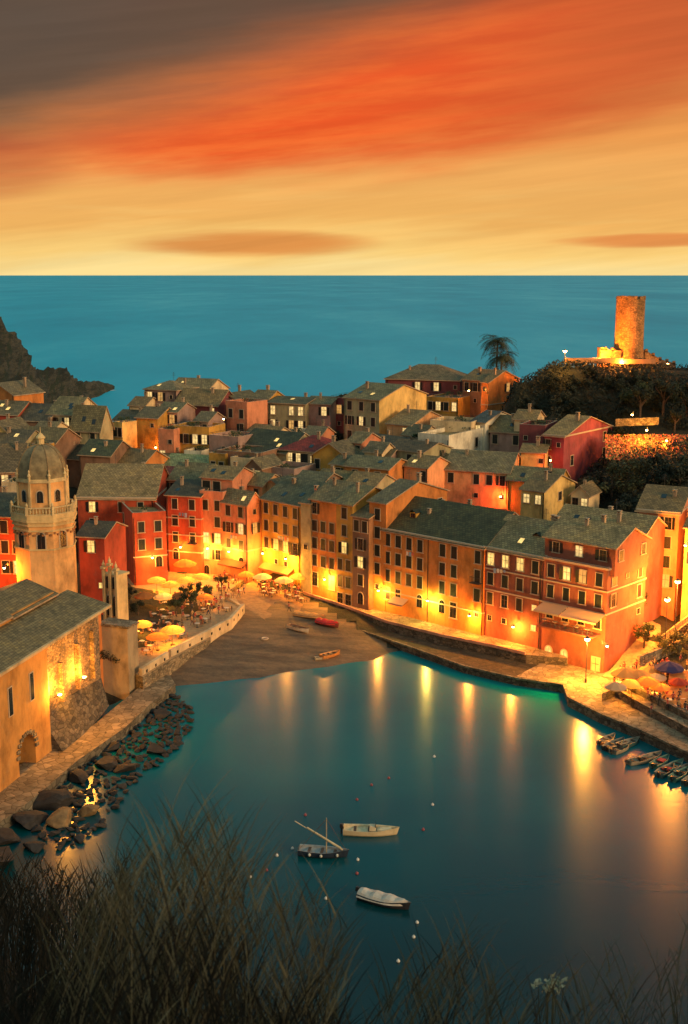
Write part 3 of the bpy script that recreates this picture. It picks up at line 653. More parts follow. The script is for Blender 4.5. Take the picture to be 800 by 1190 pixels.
# promenade parapet & railing posts with planters
wall_run('long low pinkish parapet along the promenade of the orange houses',[w3(352,690,2.36),w3(400,705.5,2.36),w3(450,724,2.36),w3(512,739.5,2.36),w3(575,752.5,2.36),w3(611,761,2.36)],.45,.3,plaster((.50,.26,.17)),name='promenade_parapet')
wall_run('low stone kerb along the water edge of the quay',[w3(352,703,1.01),w3(400,727.5,1.01),w3(475,752.5,1.01),w3(540,775.5,1.01),w3(600,789.5,1.01),w3(656,797.5,1.01),w3(661,812,1.16),w3(700,832,1.16),w3(747,851,1.16),w3(800,876,1.16),w3(850,900,1.16)],.3,.4,M_cut,name='quay_kerb')
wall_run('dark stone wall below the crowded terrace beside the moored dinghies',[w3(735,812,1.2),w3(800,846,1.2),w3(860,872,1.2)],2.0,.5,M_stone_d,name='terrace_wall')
# steps up on the right with striped balustrade
o=thing('stone_staircase','stone stairs with striped balustrade climbing right beside the pink apartment house','staircase',tuple(PZ(755,752,2.5)))
org=o.location.copy(); b=MB(); b2=MB(); pa,pb=PZ(757,752,2.6),PY(815,708,172); pb2=Vector((pb.x,pb.y,pb.z))
d=(pb2-pa); N=26
for k in range(N):
    q=pa+d*(k/N); b.box((q.x,q.y,(q.z+1)/2),(1.1,2.2,q.z-1+.1),math.atan2(d.y,d.x))
b.build('steps',M_stone,o,org=org)
for k in range(34):
    q=pa+d*(k/34); b2.box((q.x+.1,q.y-1.25,q.z+.6),(.16,.12,.9))
for s in (.1,1.1): b2.tube((pa.x,pa.y-1.25,pa.z+s),(pb.x,pb.y-1.25,pb.z+s),.09)
b2.build('balustrade',plaster((.55,.36,.2)),o,org=org)
b=MB(); q0,q1=pa+Vector((1,-1.6,-.2)),pb2+Vector((1,-1.6,-.2)); dd=Vector((q1.x-q0.x,q1.y-q0.y)).normalized()
b.prism([(q0.x,q0.y-.4),(q1.x,q1.y-.4),(q1.x,q1.y),(q0.x,q0.y)],0,[q0.z,q1.z,q1.z,q0.z]); b.build('side_wall',M_stone_d,o,org=org)
# stepped terraces right of the quay
wall_run('long sloping masonry wall below the stairs at the right edge',[w3(742,775,2.4),w3(800,752,3.2),w3(850,735,4)],1.6,.5,M_stone,name='retaining_wall')
for i,(u,v,z,lab) in enumerate(((790,800,3.6,'orange lit sloping slab at the right edge of the quay'),)):
    p=PZ(u,v,z); o=thing('sloping_ramp',lab,'ramp',(p.x,p.y,z)); b=MB(); b.prism([(-3,-4),(5,-4),(7,5),(0,5)],-2.2,[-.9,-.9,.8,.8]); b.build('ramp_body',plaster(ORANGE),o)
# ---------------------------------------------------------------- church
ch=thing('church','ochre stone church with long slate roofs beside the water','church',tuple(PZ(60,870,1.3)))
org=ch.location.copy()
b0,b1=PZ(20,905,1.3),PZ(142,806,1.3)                # foot of the harbour wall
d=Vector((b1.x-b0.x,b1.y-b0.y)).normalized(); nn=Vector((-d.y,d.x))   # nn points inland (left/up)
def cp(s,t): q=Vector((b0.x,b0.y))+d*s+nn*t; return (q.x,q.y)
Lc=(Vector((b1.x,b1.y))-Vector((b0.x,b0.y))).length
ez=15.2
s_a=8.5     # change from plaster to rubble masonry
M_chp=plaster((.54,.25,.06)); 
# lower plastered block with the arch: wall with opening
b=MB()
aw,ah,zb=1.9,3.0,1.3; ac=3.0
def arch_wall(b,s0,s1,z0,z1,sc_,w,h,off=0,depth=3.5,mi=0,mid=1,nseg=10):
    """vertical wall from s0 to s1 with an arched opening centred on sc_"""
    arc=[(sc_-w*math.cos(math.pi*k/nseg),z0+h-w*.3+w*math.sin(math.pi*k/nseg)) for k in range(nseg+1)]
    V=lambda s,z,t=off:(*cp(s,t),z)
    b.face([V(s0,z0),V(sc_-w,z0),V(sc_-w,z1),V(s0,z1)],mi)
    b.face([V(sc_+w,z0),V(s1,z0),V(s1,z1),V(sc_+w,z1)],mi)
    for k in range(nseg):
        a,c=arc[k],arc[k+1]; b.face([V(*a),V(*c),V(c[0],z1),V(a[0],z1)],mi)
        b.face([V(*a),V(*c),V(c[0],c[1],off+depth),V(a[0],a[1],off+depth)],mi)
    for s in(sc_-w,sc_+w): b.face([V(s,z0),V(s,arc[0][1]),V(s,arc[0][1],off+depth),V(s,z0,off+depth)],mi)
    b.face([V(sc_-w,z0,off+depth),V(sc_+w,z0,off+depth),V(sc_+w,z0+h+w,off+depth),V(sc_-w,z0+h+w,off+depth)],mid)
arch_wall(b,-22,s_a,-1,ez,2.6,2.0,5.2,0,4,0,1)
b.face([(*cp(s_a,0),-1),(*cp(s_a,6),-1),(*cp(s_a,6),ez),(*cp(s_a,0),ez)])
b.face([(*cp(-22,9),-1),(*cp(-22,0),-1),(*cp(-22,0),ez),(*cp(-22,9),ez)])
b.build('plastered_wall',[M_chp,M_glass],ch,org=org)
b=MB(); 
for k in range(11):
    t=math.pi*k/10; s=2.6-2.25*math.cos(t); z=-1+5.2-.6+2.25*math.sin(t); q=cp(s,-.08); b.box((q[0],q[1],z),(.62,.25,.4),math.atan2(d.y,d.x))
b.build('arch_surround',M_stone,ch,org=org)
b=MB(); off=.9
M_rub=masonry('church_rubble_wall',(.33,.22,.12),(.16,.12,.08),.5)
LR=Lc-4.6
b.prism([cp(s_a,off),cp(LR,off),cp(LR,8),cp(s_a,8)],-1,ez)
b.prism([cp(LR+.01,3.2),cp(Lc+1.1,3.2),cp(Lc+1.1,8),cp(LR+.01,8)],-1,ez-1.5,mi=2)
# sloping rocky plinth
for s0,s1,w0,w1,z0,z1 in ((s_a,14,2.4,2.4,5,6),(14,20,2.4,1.8,6,5.4),(20,LR,1.8,1.0,5.4,5.0)):
    b.face([(*cp(s0,off-.02-w0),1.2),(*cp(s1,off-.02-w1),1.2),(*cp(s1,off-.05),z1),(*cp(s0,off-.05),z0)],1)
b.face([(*cp(s_a,off-2.42),1.2),(*cp(s_a,off),5),(*cp(s_a,off),1.2)],1)
b.build('rubble_wall',[M_rub,M_stone_d,plaster((.62,.20,.05))],ch,org=org)
# windows of the plastered part
rzc=math.atan2(d.y,d.x)
for s,z,w,h in ((-.6,10.8,.7,3.2),(4.4,10.9,.7,3.2)):
    bb=MB(); q=cp(s,-.02); bb.box((q[0],q[1],z),(w+.35,.12,h+.3),rzc); q=cp(s,-.1); bb.box((q[0],q[1],z),(w,.06,h),rzc,1); bb.build('window',[M_frame,M_glass],ch,org=org)
bb=MB(); q=cp(s_a+1.0,off-.05); bb.box((q[0],q[1],9.4),(1.2,.16,3.4),rzc); q=cp(s_a+1.0,off-.16); bb.box((q[0],q[1],9.4),(.6,.06,2.7),rzc,1); bb.build('niche',[M_frame,M_glass],ch,org=org)
for s,h in ((13.0,5),(17.6,6),(22.0,6.5)):
    bb=MB(); q=cp(s,off-.35); bb.box((q[0],q[1],6+h/2),(.6,.7,h),rzc,taper=.8); bb.build('buttress',M_rub,ch,org=org)
# roofs: aisle lean-to and nave gable
def roofpoly(parent,name,polys,col,th=.22):
    r=MB(); shell(r,polys,th); return r.build(name,[slate(col),M_chim],parent,org=org)
LR=Lc-4.6; L2=LR+.6
roofpoly(ch,'aisle_roof',[[(*cp(-24,-.5),ez),(*cp(L2,-.5),ez),(*cp(L2,5.5),ez+1.6),(*cp(-24,5.5),ez+1.6)]],(.19,.145,.065))
b=MB(); b.prism([cp(-24,5.45),cp(L2-4,5.45),cp(L2-4,16),cp(-24,16)],ez-8,ez+2.3,cap=True); b.build('nave_wall',M_chp,ch,org=org)
nv=roofpoly(ch,'nave_roof',[[(*cp(-25,5.0),ez+2.3),(*cp(10,5.0),ez+2.3),(*cp(10,11),ez+4.6),(*cp(-25,11),ez+4.6)],[(*cp(10,16.6),ez+2.0),(*cp(-25,16.6),ez+2.0),(*cp(-25,11),ez+4.6),(*cp(10,11),ez+4.6)]],(.20,.15,.07))
roofpoly(ch,'transept_roof',[[(*cp(10.05,5.0),ez+2.0),(*cp(L2-3.4,5.0),ez+2.0),(*cp(L2-3.4,9.5),ez+3.7),(*cp(10.05,9.5),ez+3.7)],[(*cp(L2-3.4,14.5),ez+1.8),(*cp(10.05,14.5),ez+1.8),(*cp(10.05,9.5),ez+3.7),(*cp(L2-3.4,9.5),ez+3.7)]],(.18,.135,.06))
b=MB(); q=cp(-24+ (LR+24)/2,-.55); b.box((q[0],q[1],ez-.2),(LR+25,.5,.35),rzc); b.build('eaves_cornice',plaster((.62,.42,.2)),ch,org=org)
for s,t,z in ((-1.5,7.2,ez+3.6),(6,12,ez+4.6)):
    q=cp(s,t); c=link('chimney',CH,nv,(q[0]-org.x,q[1]-org.y,z-org.z),rzc)
# end pier (grey plaster tower block) by the square
e0=thing('bastion','grey beige plastered bastion block at the church end by the square','tower block',(*cp(Lc+3.2,1.5),1.3))
b=MB(); b.prism([cp(Lc+1.1,-.6),cp(Lc+4.6,-.6),cp(Lc+4.6,3.5),cp(Lc+1.1,3.5)],-1,[10.3,10.0,10.3,10.6]); b.build('block',plaster((.36,.27,.16)),e0,org=e0.location)
b=MB(); b.prism([cp(Lc+.9,-.8),cp(Lc+4.8,-.8),cp(Lc+4.8,3.7),cp(Lc+.9,3.7)],[10.31,10.01,10.31,10.61],[10.6,10.3,10.6,10.9]); b.build('coping',M_stone,e0,org=e0.location)
# ornate lit church end facade
ap=PY(129,700,168); rza=R(-30)
e1=thing('church_apse','slender pale lit pilastered apse between red house and square','church',(ap.x,ap.y,3))
b=MB()
for k in (-1,0,1):
    q=(ap.x+1.15*k*math.cos(rza),ap.y+1.15*k*math.sin(rza)); b.box((q[0],q[1],9.5+(.6 if k==0 else 0)),(.4,.4,13.5),rza); b.box((q[0],q[1],16.6+(.6 if k==0 else 0)),(.7,.7,.35),rza); b.lathe((q[0],q[1],16.8+(.6 if k==0 else 0)),[(.2,0),(.25,.3),(.08,.7),(.02,1.0)],8)
q=(ap.x-math.sin(rza)*1.3,ap.y+math.cos(rza)*1.3); b.box((q[0],q[1],9),(2.3,2.2,13),rza); b.box((q[0],q[1],15.6),(2.8,2.7,.35),rza)
b.build('pilastered_wall',plaster((.66,.45,.2)),e1,org=e1.location)
for k in (-.58,.58):
    window('a',e1,(k*math.cos(rza)+.0-math.sin(rza)*.15,k*math.sin(rza)+math.cos(rza)*.15,8.2),rza,.55,1.5); window('a',e1,(k*math.cos(rza)-math.sin(rza)*.15,k*math.sin(rza)+math.cos(rza)*.15,11.6),rza,.55,.9)
# ---------------------------------------------------------------- bell tower
TY=172.0; tp=PY(56,690,TY); cx,cy=tp.x,tp.y
def tz(v): return PY(56,v,TY-4).z
bt=thing('bell_tower','octagonal ochre bell tower with ribbed slate dome beside the church','bell tower',(cx,cy,2))
org=bt.location.copy()
def octa(r,rz=R(22.5+6)): return [(cx+r*math.cos(rz+k*math.pi/4),cy+r*math.sin(rz+k*math.pi/4)) for k in range(8)]
r1=4.3*1.03; M_bt=plaster((.80,.42,.15))  # shaft and drum painted paler in place of lamp light on them
zc1,zc2=tz(640),tz(612); zg=tz(598); zd=tz(560); ztop=tz(520)
b=MB(); b.prism(octa(r1),-2,zc2,cap=True); b.build('shaft',M_bt,bt,org=org)
b=MB()
for z,rr,h in ((zc1,r1+.16,.25),(tz(618),r1+.2,.22),(zc2,r1+.25,.3),(zc2+.6,r1+.45,.4)): b.prism(octa(rr),z,z+h)
b.prism(octa(r1+.2),zc2+.31,zc2+.6); b.prism(octa(r1+.35),zc2+1.01,zg-.1)
b.build('cornice',plaster((.66,.46,.2)),bt,org=org)
# little arcade teeth below the cornice
b=MB(); oc=octa(r1+.12)
for k in range(8):
    a,c=Vector(oc[k]),Vector(oc[(k+1)%8]); dd=(c-a); rz=math.atan2(dd.y,dd.x)
    for j in range(6):
        q=a+dd*((j+.5)/6); b.box((q.x,q.y,zc2-1.0-(.25 if j%2 else 0)),(.32,.2,.28),rz)
b.build('frieze',plaster((.36,.16,.06)),bt,org=org)
# balustrade
b=MB(); oc=octa(r1+.22); zb_=zg-.1
for k in range(8):
    a,c=Vector(oc[k]),Vector(oc[(k+1)%8]); dd=c-a; rz=math.atan2(dd.y,dd.x); m=(a+c)/2
    b.box((m.x,m.y,zb_+1.05),(dd.length,.25,.15),rz); b.box((m.x,m.y,zb_+.08),(dd.length,.25,.14),rz)
    b.box((a.x,a.y,zb_+.6),(.38,.38,1.3),rz); b.lathe((a.x,a.y,zb_+1.25),[(.14,0),(.22,.2),(.12,.45),(.02,.6)],8)
    for j in range(1,8):
        q=a+dd*(j/8); b.lathe((q.x,q.y,zb_+.15),[(.06,0),(.11,.3),(.05,.85)],6)
b.build('balustrade',plaster((.58,.44,.22)),bt,org=org)
r2=3.55
b=MB(); b.prism(octa(r2),zg-.3,zd-.25); b.build('drum',M_bt,bt,org=org)
b=MB(); b.prism(octa(r2+.3),zd-.3,zd); b.prism(octa(r2+.1),zd+.001,zd+.2)
oc=octa(r2+.08)
for k in range(8): b.box((oc[k][0],oc[k][1],(zg+zd)/2),(.3,.3,zd-zg-.3),R(45*k+28.5)); b.lathe((oc[k][0],oc[k][1],zd),[(.2,0),(.2,.6),(.28,.7),(.1,1.1),(.14,1.4),(.02,1.6)],8)
b.build('drum_trim',plaster((.68,.50,.24)),bt,org=org)
b=MB(); hd=ztop-zd-.2; prof=[(r2*math.cos(t)**.8 if t<1.55 else .3,hd*math.sin(t)**1.0) for t in [math.pi/2*k/12*.97 for k in range(13)]]
b.lathe((cx,cy,zd+.15),prof,8,rz=R(28.5)); M_dome=simple('dome_slate',(.22,.17,.085),.75,.5,.9,.6); dm=b.build('dome',M_dome,bt,org=org)
b=MB()
for k in range(8):
    a=R(28.5+45*k)
    for (ra,za),(rb,zb2) in zip(prof,prof[1:]): b.tube((cx+ra*math.cos(a),cy+ra*math.sin(a),zd+.15+za),(cx+rb*math.cos(a),cy+rb*math.sin(a),zd+.15+zb2),.09,n=5)
b.build('rib',simple('dome_rib',(.22,.15,.07),.8),dm,org=org)
b=MB(); b.lathe((cx,cy,ztop-.5),[(.75,0),(.75,.3),(.5,.4),(.5,1.2),(.7,1.3),(.65,1.5),(.3,1.9),(.08,2.1),(.05,2.9)],10); b.build('lantern',plaster((.66,.48,.22)),bt,org=org)
def tower_windows(r,z,w,h,code):
    oc=octa(r)
    for k in range(8):
        a,c=Vector(oc[k]),Vector(oc[(k+1)%8]); m=(a+c)/2; dd=(c-a).normalized(); rz=math.atan2(dd.y,dd.x)
        if Vector((dd.y,-dd.x)).y<.3:
            window(code,bt,(m.x+dd.y*.02-org.x,m.y-dd.x*.02-org.y,z-org.z),rz,w,h)
tower_windows(r1,tz(628),1.0,1.25,'a'); tower_windows(r2,tz(578),.8,.85,'a')
# ---------------------------------------------------------------- ruined castle on the hill
kp=PY(730,425,275)
M_cas=masonry('castle_stone',(.42,.22,.08),(.26,.14,.06),.55)
ct=thing('castle_tower','tall round ruined stone tower floodlit orange on the hilltop','tower',(kp.x,kp.y,kp.z-1)); org=ct.location.copy()
hT=PY(730,343,275).z-org.z
b=MB(); n_=28; prof=[(3.75,-2),(3.6,1),(3.3,4),(3.2,9),(3.2,hT-.6)]
b.lathe((0,0,0),prof[:-1]+[(3.2,hT-.8)],n_)
for k in range(n_):
    t=2*math.pi*(k+.5)/n_
    if random.random()<.75: b.box((3.0*math.cos(t),3.0*math.sin(t),hT-.8+.25),(.5,.7,.4+random.random()*.5),t)
b.build('shaft',M_cas,ct)
b=MB(); b.lathe((0,0,4.2),[(3.3,0),(3.42,.05),(3.42,.25),(3.3,.3)],n_); b.build('string_course',M_cas,ct)
for i,(dx,dy,w,dp,h0,h1,lab) in enumerate(((-4.6,-1,4.6,4,5.0,4.6,'low square ruined block floodlit orange left of the round tower'),(5.2,1,3.2,3,4.6,2.8,'broken wall stub with ragged top right of the round tower'),(9.0,1.5,4,2.4,2.6,1.5,'low dark wall fragment farthest right of the round tower'))):
    o=thing('ruined_wall',lab,'ruin',(kp.x+dx,kp.y+dy,kp.z-1)); b=MB()
    b.prism([(-w/2,-dp/2),(w/2,-dp/2),(w/2,dp/2),(-w/2,dp/2)],-3,[h0,h1,h1*.9,h0*1.05])
    m=int(w/.7)
    for k in range(m):
        if random.random()<.6: b.box((-w/2+(k+.5)*w/m,-dp/2+.3,lerp(h0,h1,(k+.5)/m)+.1),(.6,.6,.7))
    b.build('masonry',M_cas if i<2 else M_stone_d,o)
o=thing('castle_terrace_wall','long low parapet wall with people terrace on the hilltop','wall',tuple(PY(690,417,268)))
b=MB(); b.box((0,0,-.4),(13,.5,1.2)); b.box((9,.5,-.6),(10,.5,1.0),R(4)); b.build('parapet',plaster((.42,.22,.1)),o)
# hilltop restaurant terrace lights: lit flower terrace
# ---------------------------------------------------------------- headland
n=NT('cliff_rock'); n.b.inputs['Roughness'].default_value=.95
f1=n.noise(n.wpos((.03,.03,.16),(0,R(55),0)),1,8,.75); f2=n.noise(n.wpos(),.12,8,.7)
c=n.ramp(f1,[(.35,(.008,.010,.006)),(.46,(.022,.024,.014)),(.54,(.09,.075,.045)),(.60,(.022,.025,.014)),(.70,(.15,.125,.08))])
g=n.ramp(f2,[(.5,(0,0,0)),(.6,(1,1,1))]); n.col(n.mix(g,c,(.02,.03,.012))); n.bump(f1,1,3)
M_cliff=n.m
sky=[(-60,350,400),(-30,362,410),(0,379,430),(22,400,455),(36,418,475),(56,427,505),(75,435,535),(95,438.5,565),(110,441,590),(125,445.5,615),(133,449,626)]
prof=[PY(u,v,y) for u,v,y in sky]
V_=[];Fc=[]; NC=110; NR=34
def pl(t):
    t*=len(prof)-1; i=min(int(t),len(prof)-2); return prof[i].lerp(prof[i+1],t-i)
for i in range(NC+1):
    t=i/NC; p=pl(t); hz=max(p.z,.6); 
    for j in range(NR+1):
        s=j/NR*1.5-.35      # <0 behind crest, 0 crest, >0 towards viewer
        if s<0: q=Vector((p.x-4*abs(s)*20,p.y-s*90,hz*(1+s*3.2)))
        else: q=Vector((p.x+(-6+10*t)*s,p.y-s*(25+hz*2.1),hz*(1-s**.85)-6*s))
        nz=noise.fractal((q.x*.045,q.y*.03,q.z*.05),1,2,6)*min(1,hz/10)
        q+=Vector((nz*4,nz*8,nz*3.4))
        q.z+=noise.noise((q.x*.35,q.y*.3,2))*min(1.4,hz*.12)
        V_.append(q)
    
for i in range(NC):
    for j in range(NR):
        a=i*(NR+1)+j; Fc.append((a,a+NR+1,a+NR+2,a+1))
me=bpy.data.meshes.new('headland'); me.from_pydata([tuple(v) for v in V_],[],Fc); me.materials.append(M_cliff); me.update()
tag(link('headland',me),kind='structure')
def foam(name,pts,w):
    b=MB()
    for k,(u,v) in enumerate(pts[:-1]):
        p,q=PZ(u,v,.06),PZ(*pts[k+1],.06); m=(q-p); nv_=Vector((-m.y,m.x,0)).normalized()*w
        b.face([p-nv_*random.uniform(.5,1),q-nv_*random.uniform(.5,1),q+nv_*random.uniform(.5,1),p+nv_*random.uniform(.5,1)])
    return tag(b.build(name,simple('foam',(.5,.55,.55),.8,.4,.3,0)),kind='stuff')
o=foam('surf_foam',[(112,456),(118,454.6),(124,453.8),(131,453)],3.0); tag(o,'white surf foam at the foot of the rocky headland','surf')
# ---------------------------------------------------------------- water
def sheet(name,x0,x1,y0,y1,mat,z=0):
    b=MB(); b.face([(x0,y0,z),(x1,y0,z),(x1,y1,z),(x0,y1,z)]); return tag(b.build(name,mat),kind='structure')
n=NT('harbour_water'); n.b.inputs['Roughness'].default_value=.235; n.b.inputs['Anisotropic'].default_value=.35; tg=n.n.new('ShaderNodeCombineXYZ'); tg.inputs[1].default_value=1; n.l.new(tg.outputs[0],n.b.inputs['Tangent']); n.b.inputs['IOR'].default_value=1.33
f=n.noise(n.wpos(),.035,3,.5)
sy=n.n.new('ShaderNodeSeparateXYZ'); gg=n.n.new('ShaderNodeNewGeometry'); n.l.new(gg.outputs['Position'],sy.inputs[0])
mr=n.n.new('ShaderNodeMapRange'); n.l.new(sy.outputs[1],mr.inputs[0]); mr.inputs[1].default_value=95; mr.inputs[2].default_value=172; mr.inputs[3].default_value=.12; mr.inputs[4].default_value=1.15  # depth tint, with vignette darkening towards the camera painted into the base colour
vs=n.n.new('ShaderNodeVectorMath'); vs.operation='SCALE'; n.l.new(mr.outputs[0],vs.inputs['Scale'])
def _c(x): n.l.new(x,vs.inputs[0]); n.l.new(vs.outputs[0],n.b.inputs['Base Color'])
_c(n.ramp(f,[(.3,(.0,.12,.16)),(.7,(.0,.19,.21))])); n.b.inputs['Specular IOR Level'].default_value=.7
w1=n.noise(n.wpos((.35,1.1,1)),.9,4,.55)
n.bump(w1,.05,.3); 
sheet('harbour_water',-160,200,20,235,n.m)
n=NT('sea_water'); n.b.inputs['Roughness'].default_value=.55; n.b.inputs['Specular IOR Level'].default_value=.12
f=n.noise(n.wpos((.0030,.0010,1),(0,0,.05)),1,9,.7)
n.col(n.ramp(f,[(.3,(.012,.33,.50)),(.5,(.025,.44,.61)),(.72,(.11,.60,.72))]))
b=MB()
for x0,x1,y0,y1 in ((-40000,40000,235.01,90000),(-40000,-160.01,20,235.01),(200.01,40000,20,235.01)): b.face([(x0,y0,-.004),(x1,y0,-.004),(x1,y1,-.004),(x0,y1,-.004)])
tag(b.build('sea',n.m),kind='structure')
b=MB(); b.face([(-200,-40,-6),(250,-40,-6),(250,400,-6),(-200,400,-6)]); tag(b.build('seabed',simple('seabed_sand',(.1,.09,.06))),kind='structure')
# ---------------------------------------------------------------- sky
wd=bpy.data.worlds.new('World'); S.world=wd; wd.use_nodes=True; t=wd.node_tree; N_=t.nodes; L_=t.links
bgn=N_['Background']
def M(op,a,b=None,c=None,clamp=False):
    m=N_.new('ShaderNodeMath'); m.operation=op; m.use_clamp=clamp
    for i,x in enumerate((a,b,c)):
        if x is None: continue
        if hasattr(x,'links'): L_.new(x,m.inputs[i])
        else: m.inputs[i].default_value=x
    return m.outputs[0]
def smooth(x,a,b):
    m=N_.new('ShaderNodeMapRange'); m.interpolation_type='SMOOTHSTEP'
    for k,v in (('Value',x),('From Min',a),('From Max',b)):
        if hasattr(v,'links'): L_.new(v,m.inputs[k])
        else: m.inputs[k].default_value=v
    return m.outputs[0]
def mixc(f,a,b,mode='MIX'):
    m=N_.new('ShaderNodeMix'); m.data_type='RGBA'; m.blend_type=mode
    for k,v in ((0,f),(6,a),(7,b)):
        if hasattr(v,'links'): L_.new(v,m.inputs[k])
        elif isinstance(v,(int,float)): m.inputs[k].default_value=v
        else: m.inputs[k].default_value=(*v,1)
    return m.outputs[2]
tc=N_.new('ShaderNodeTexCoord'); sp=N_.new('ShaderNodeSeparateXYZ'); L_.new(tc.outputs['Generated'],sp.inputs[0])
X,Y_,Z_=sp.outputs
e=Z_; az=M('ARCTAN2',X,Y_)          # azimuth from the view direction (0), right positive
def skynoise(sa,se,seed,detail=4,rough=.5,shear=0):
    cb=N_.new('ShaderNodeCombineXYZ'); L_.new(M('MULTIPLY',az,sa),cb.inputs[0]); L_.new(M('MULTIPLY',M('SUBTRACT',e,M('MULTIPLY',az,shear)),se),cb.inputs[1]); cb.inputs[2].default_value=seed
    n=N_.new('ShaderNodeTexNoise'); n.inputs['Scale'].default_value=1; n.inputs['Detail'].default_value=detail; n.inputs['Roughness'].default_value=rough; L_.new(cb.outputs[0],n.inputs['Vector']); return n.outputs['Fac']
nz=skynoise(3.2,14,1.3,4,.5,.16); nf=skynoise(9,70,4.1,5,.6,.1); nf2=skynoise(5,60,8.7,4,.55,.02)
ew=M('ADD',M('ADD',e,M('MULTIPLY',M('SUBTRACT',nz,.5),.055)),M('MULTIPLY',M('SUBTRACT',nf,.5),.022))
rp=N_.new('ShaderNodeValToRGB'); L_.new(M('MULTIPLY',ew,2.0,clamp=True),rp.inputs[0])
el=rp.color_ramp.elements
st=[(0,s2l((255,226,150))),(.03,s2l((255,212,125))),(.08,s2l((244,184,100))),(.15,s2l((243,176,96))),(.22,s2l((240,160,82))),(.34,s2l((222,130,66))),(.46,s2l((140,82,52))),(.60,(.02,.06,.075)),(1,(.15,.37,.43))]
while len(el)<len(st): el.new(.5)
for i,(p,c) in enumerate(st): el[i].position=p; el[i].color=(*c,1)
base=rp.outputs[0]
azc=M('MINIMUM',M('MAXIMUM',az,-.6),.6)
bot=M('ADD',.083,M('MULTIPLY',smooth(azc,.02,.34),.06))
topl=M('ADD',.190,M('MULTIPLY',azc,.30))
inb=smooth(ew,M('SUBTRACT',bot,.022),M('ADD',bot,.03))
outt=smooth(ew,M('SUBTRACT',topl,.05),M('ADD',topl,.035))
front=smooth(Y_,.15,.75)
redc=mixc(smooth(nf,.35,.65),s2l((248,106,44)),s2l((236,82,34)))
redc=mixc(smooth(azc,-.02,.3),redc,s2l((205,96,50)))
redm=M('MULTIPLY',M('MULTIPLY',inb,M('SUBTRACT',1,outt)),front)
c1=mixc(M('MULTIPLY',redm,.93),base,redc)
grey=mixc(smooth(azc,-.25,.22),s2l((96,80,68)),s2l((140,72,46)))
grey=mixc(smooth(nz,.3,.7),grey,s2l((104,82,66)))
c1=mixc(M('MULTIPLY',M('MULTIPLY',outt,front),M('SUBTRACT',1,smooth(e,.24,.45))),c1,grey)
def ell(a0,e0,wa,we):
    d=M('ADD',M('POWER',M('ABSOLUTE',M('DIVIDE',M('SUBTRACT',az,a0),wa)),2),M('POWER',M('ABSOLUTE',M('DIVIDE',M('SUBTRACT',M('ADD',e,M('MULTIPLY',M('SUBTRACT',nf2,.5),.012)),e0),we)),2))
    return M('SUBTRACT',1,smooth(d,.15,1.1))
c1=mixc(M('MULTIPLY',ell(-.075,.024,.115,.0125),.8),c1,s2l((218,132,62)))
c1=mixc(M('MULTIPLY',ell(.26,.026,.10,.006),.75),c1,s2l((226,130,66)))
c1=mixc(M('MULTIPLY',ell(-.30,.082,.10,.03),.5),c1,s2l((190,80,50)))
wh=M('MULTIPLY',smooth(nf2,.52,.75),M('SUBTRACT',1,smooth(e,.03,.1))); c1=mixc(M('MULTIPLY',wh,.35),c1,s2l((255,214,130)))
streak=smooth(skynoise(4,90,12.2,5,.6,.12),.3,.72); c1=mixc(.19,c1,mixc(streak,(.4,.4,.4),(1,1,1)),'MULTIPLY')
# sky away from the sunset: dim pinkish horizon behind, blue teal overhead
rr=N_.new('ShaderNodeValToRGB'); L_.new(smooth(e,-.05,.9),rr.inputs[0]); el=rr.color_ramp.elements
el[0].color=(.23,.135,.07,1); el[1].color=(.17,.27,.27,1); x_=el.new(.35); x_.color=(.15,.16,.145,1)
fm=smooth(Y_,-.1,.55)
c1=mixc(1,c1,(.565,.555,.55),'MULTIPLY'); c2=mixc(fm,rr.outputs[0],c1)
sk=N_.new('ShaderNodeTexSky'); sk.sky_type='NISHITA'; sk.sun_disc=False; sk.sun_elevation=R(2); sk.sun_rotation=R(130)
c3=mixc(.0015,c2,sk.outputs[0],'ADD')
L_.new(c3,bgn.inputs['Color']); bgn.inputs['Strength'].default_value=1.0
sl_=bpy.data.lights.new('sun','SUN'); sl_.energy=1.35; sl_.angle=R(16); sl_.color=(1,.62,.30)
so=bpy.data.objects.new('sun',sl_); C.objects.link(so); so.rotation_euler=Vector((-.78,.60,-.27)).to_track_quat('-Z','Y').to_euler(); so.location=(80,-60,90)
# ---------------------------------------------------------------- lamps
M_bulb=glow('lamp_bulb',(1,.55,.16),30,False)
M_bulbw=glow('lamp_bulb_pale',(1,.8,.42),28,False)
def lampmesh():
    b=MB(); b.lathe((0,0,-.14),[(.02,0),(.16,.05),(.2,.16),(.14,.28),(.04,.32)],10); g=b.mesh('bulb',M_bulb,True)
    b=MB(); b.lathe((0,0,.12),[(.34,0),(.36,.03),(.12,.2),(.03,.3)],10); h=b.mesh('lamp_shade',M_metal)
    b=MB(); b.tube((0,0,.3),(0,.75,.5),.035); b.box((0,.78,.4),(.18,.06,.4)); k=b.mesh('bracket',M_metal)
    return g,h,k
LM=lampmesh(); NL=0
def light(parent,w,col,r=.22,loc=(0,0,-.1)):
    l=bpy.data.lights.new('lamp_light','POINT'); l.energy=w; l.color=col; l.shadow_soft_size=r
    o=bpy.data.objects.new('lamp_light',l); C.objects.link(o); o.parent=parent; o.location=loc; return o
WARM=(1,.27,.025); YELW=(1,.38,.04); REDW=(1,.10,.02)
def wall_lamp(label,p,w,col=WARM,rz=0,r=.22):
    o=thing('wall_lamp',label,'lamp',tuple(p),rz); link('bulb',LM[0],o); link('lamp_shade',LM[1],o); link('bracket',LM[2],o); light(o,w,col,r,(0,0,-.25)); return o
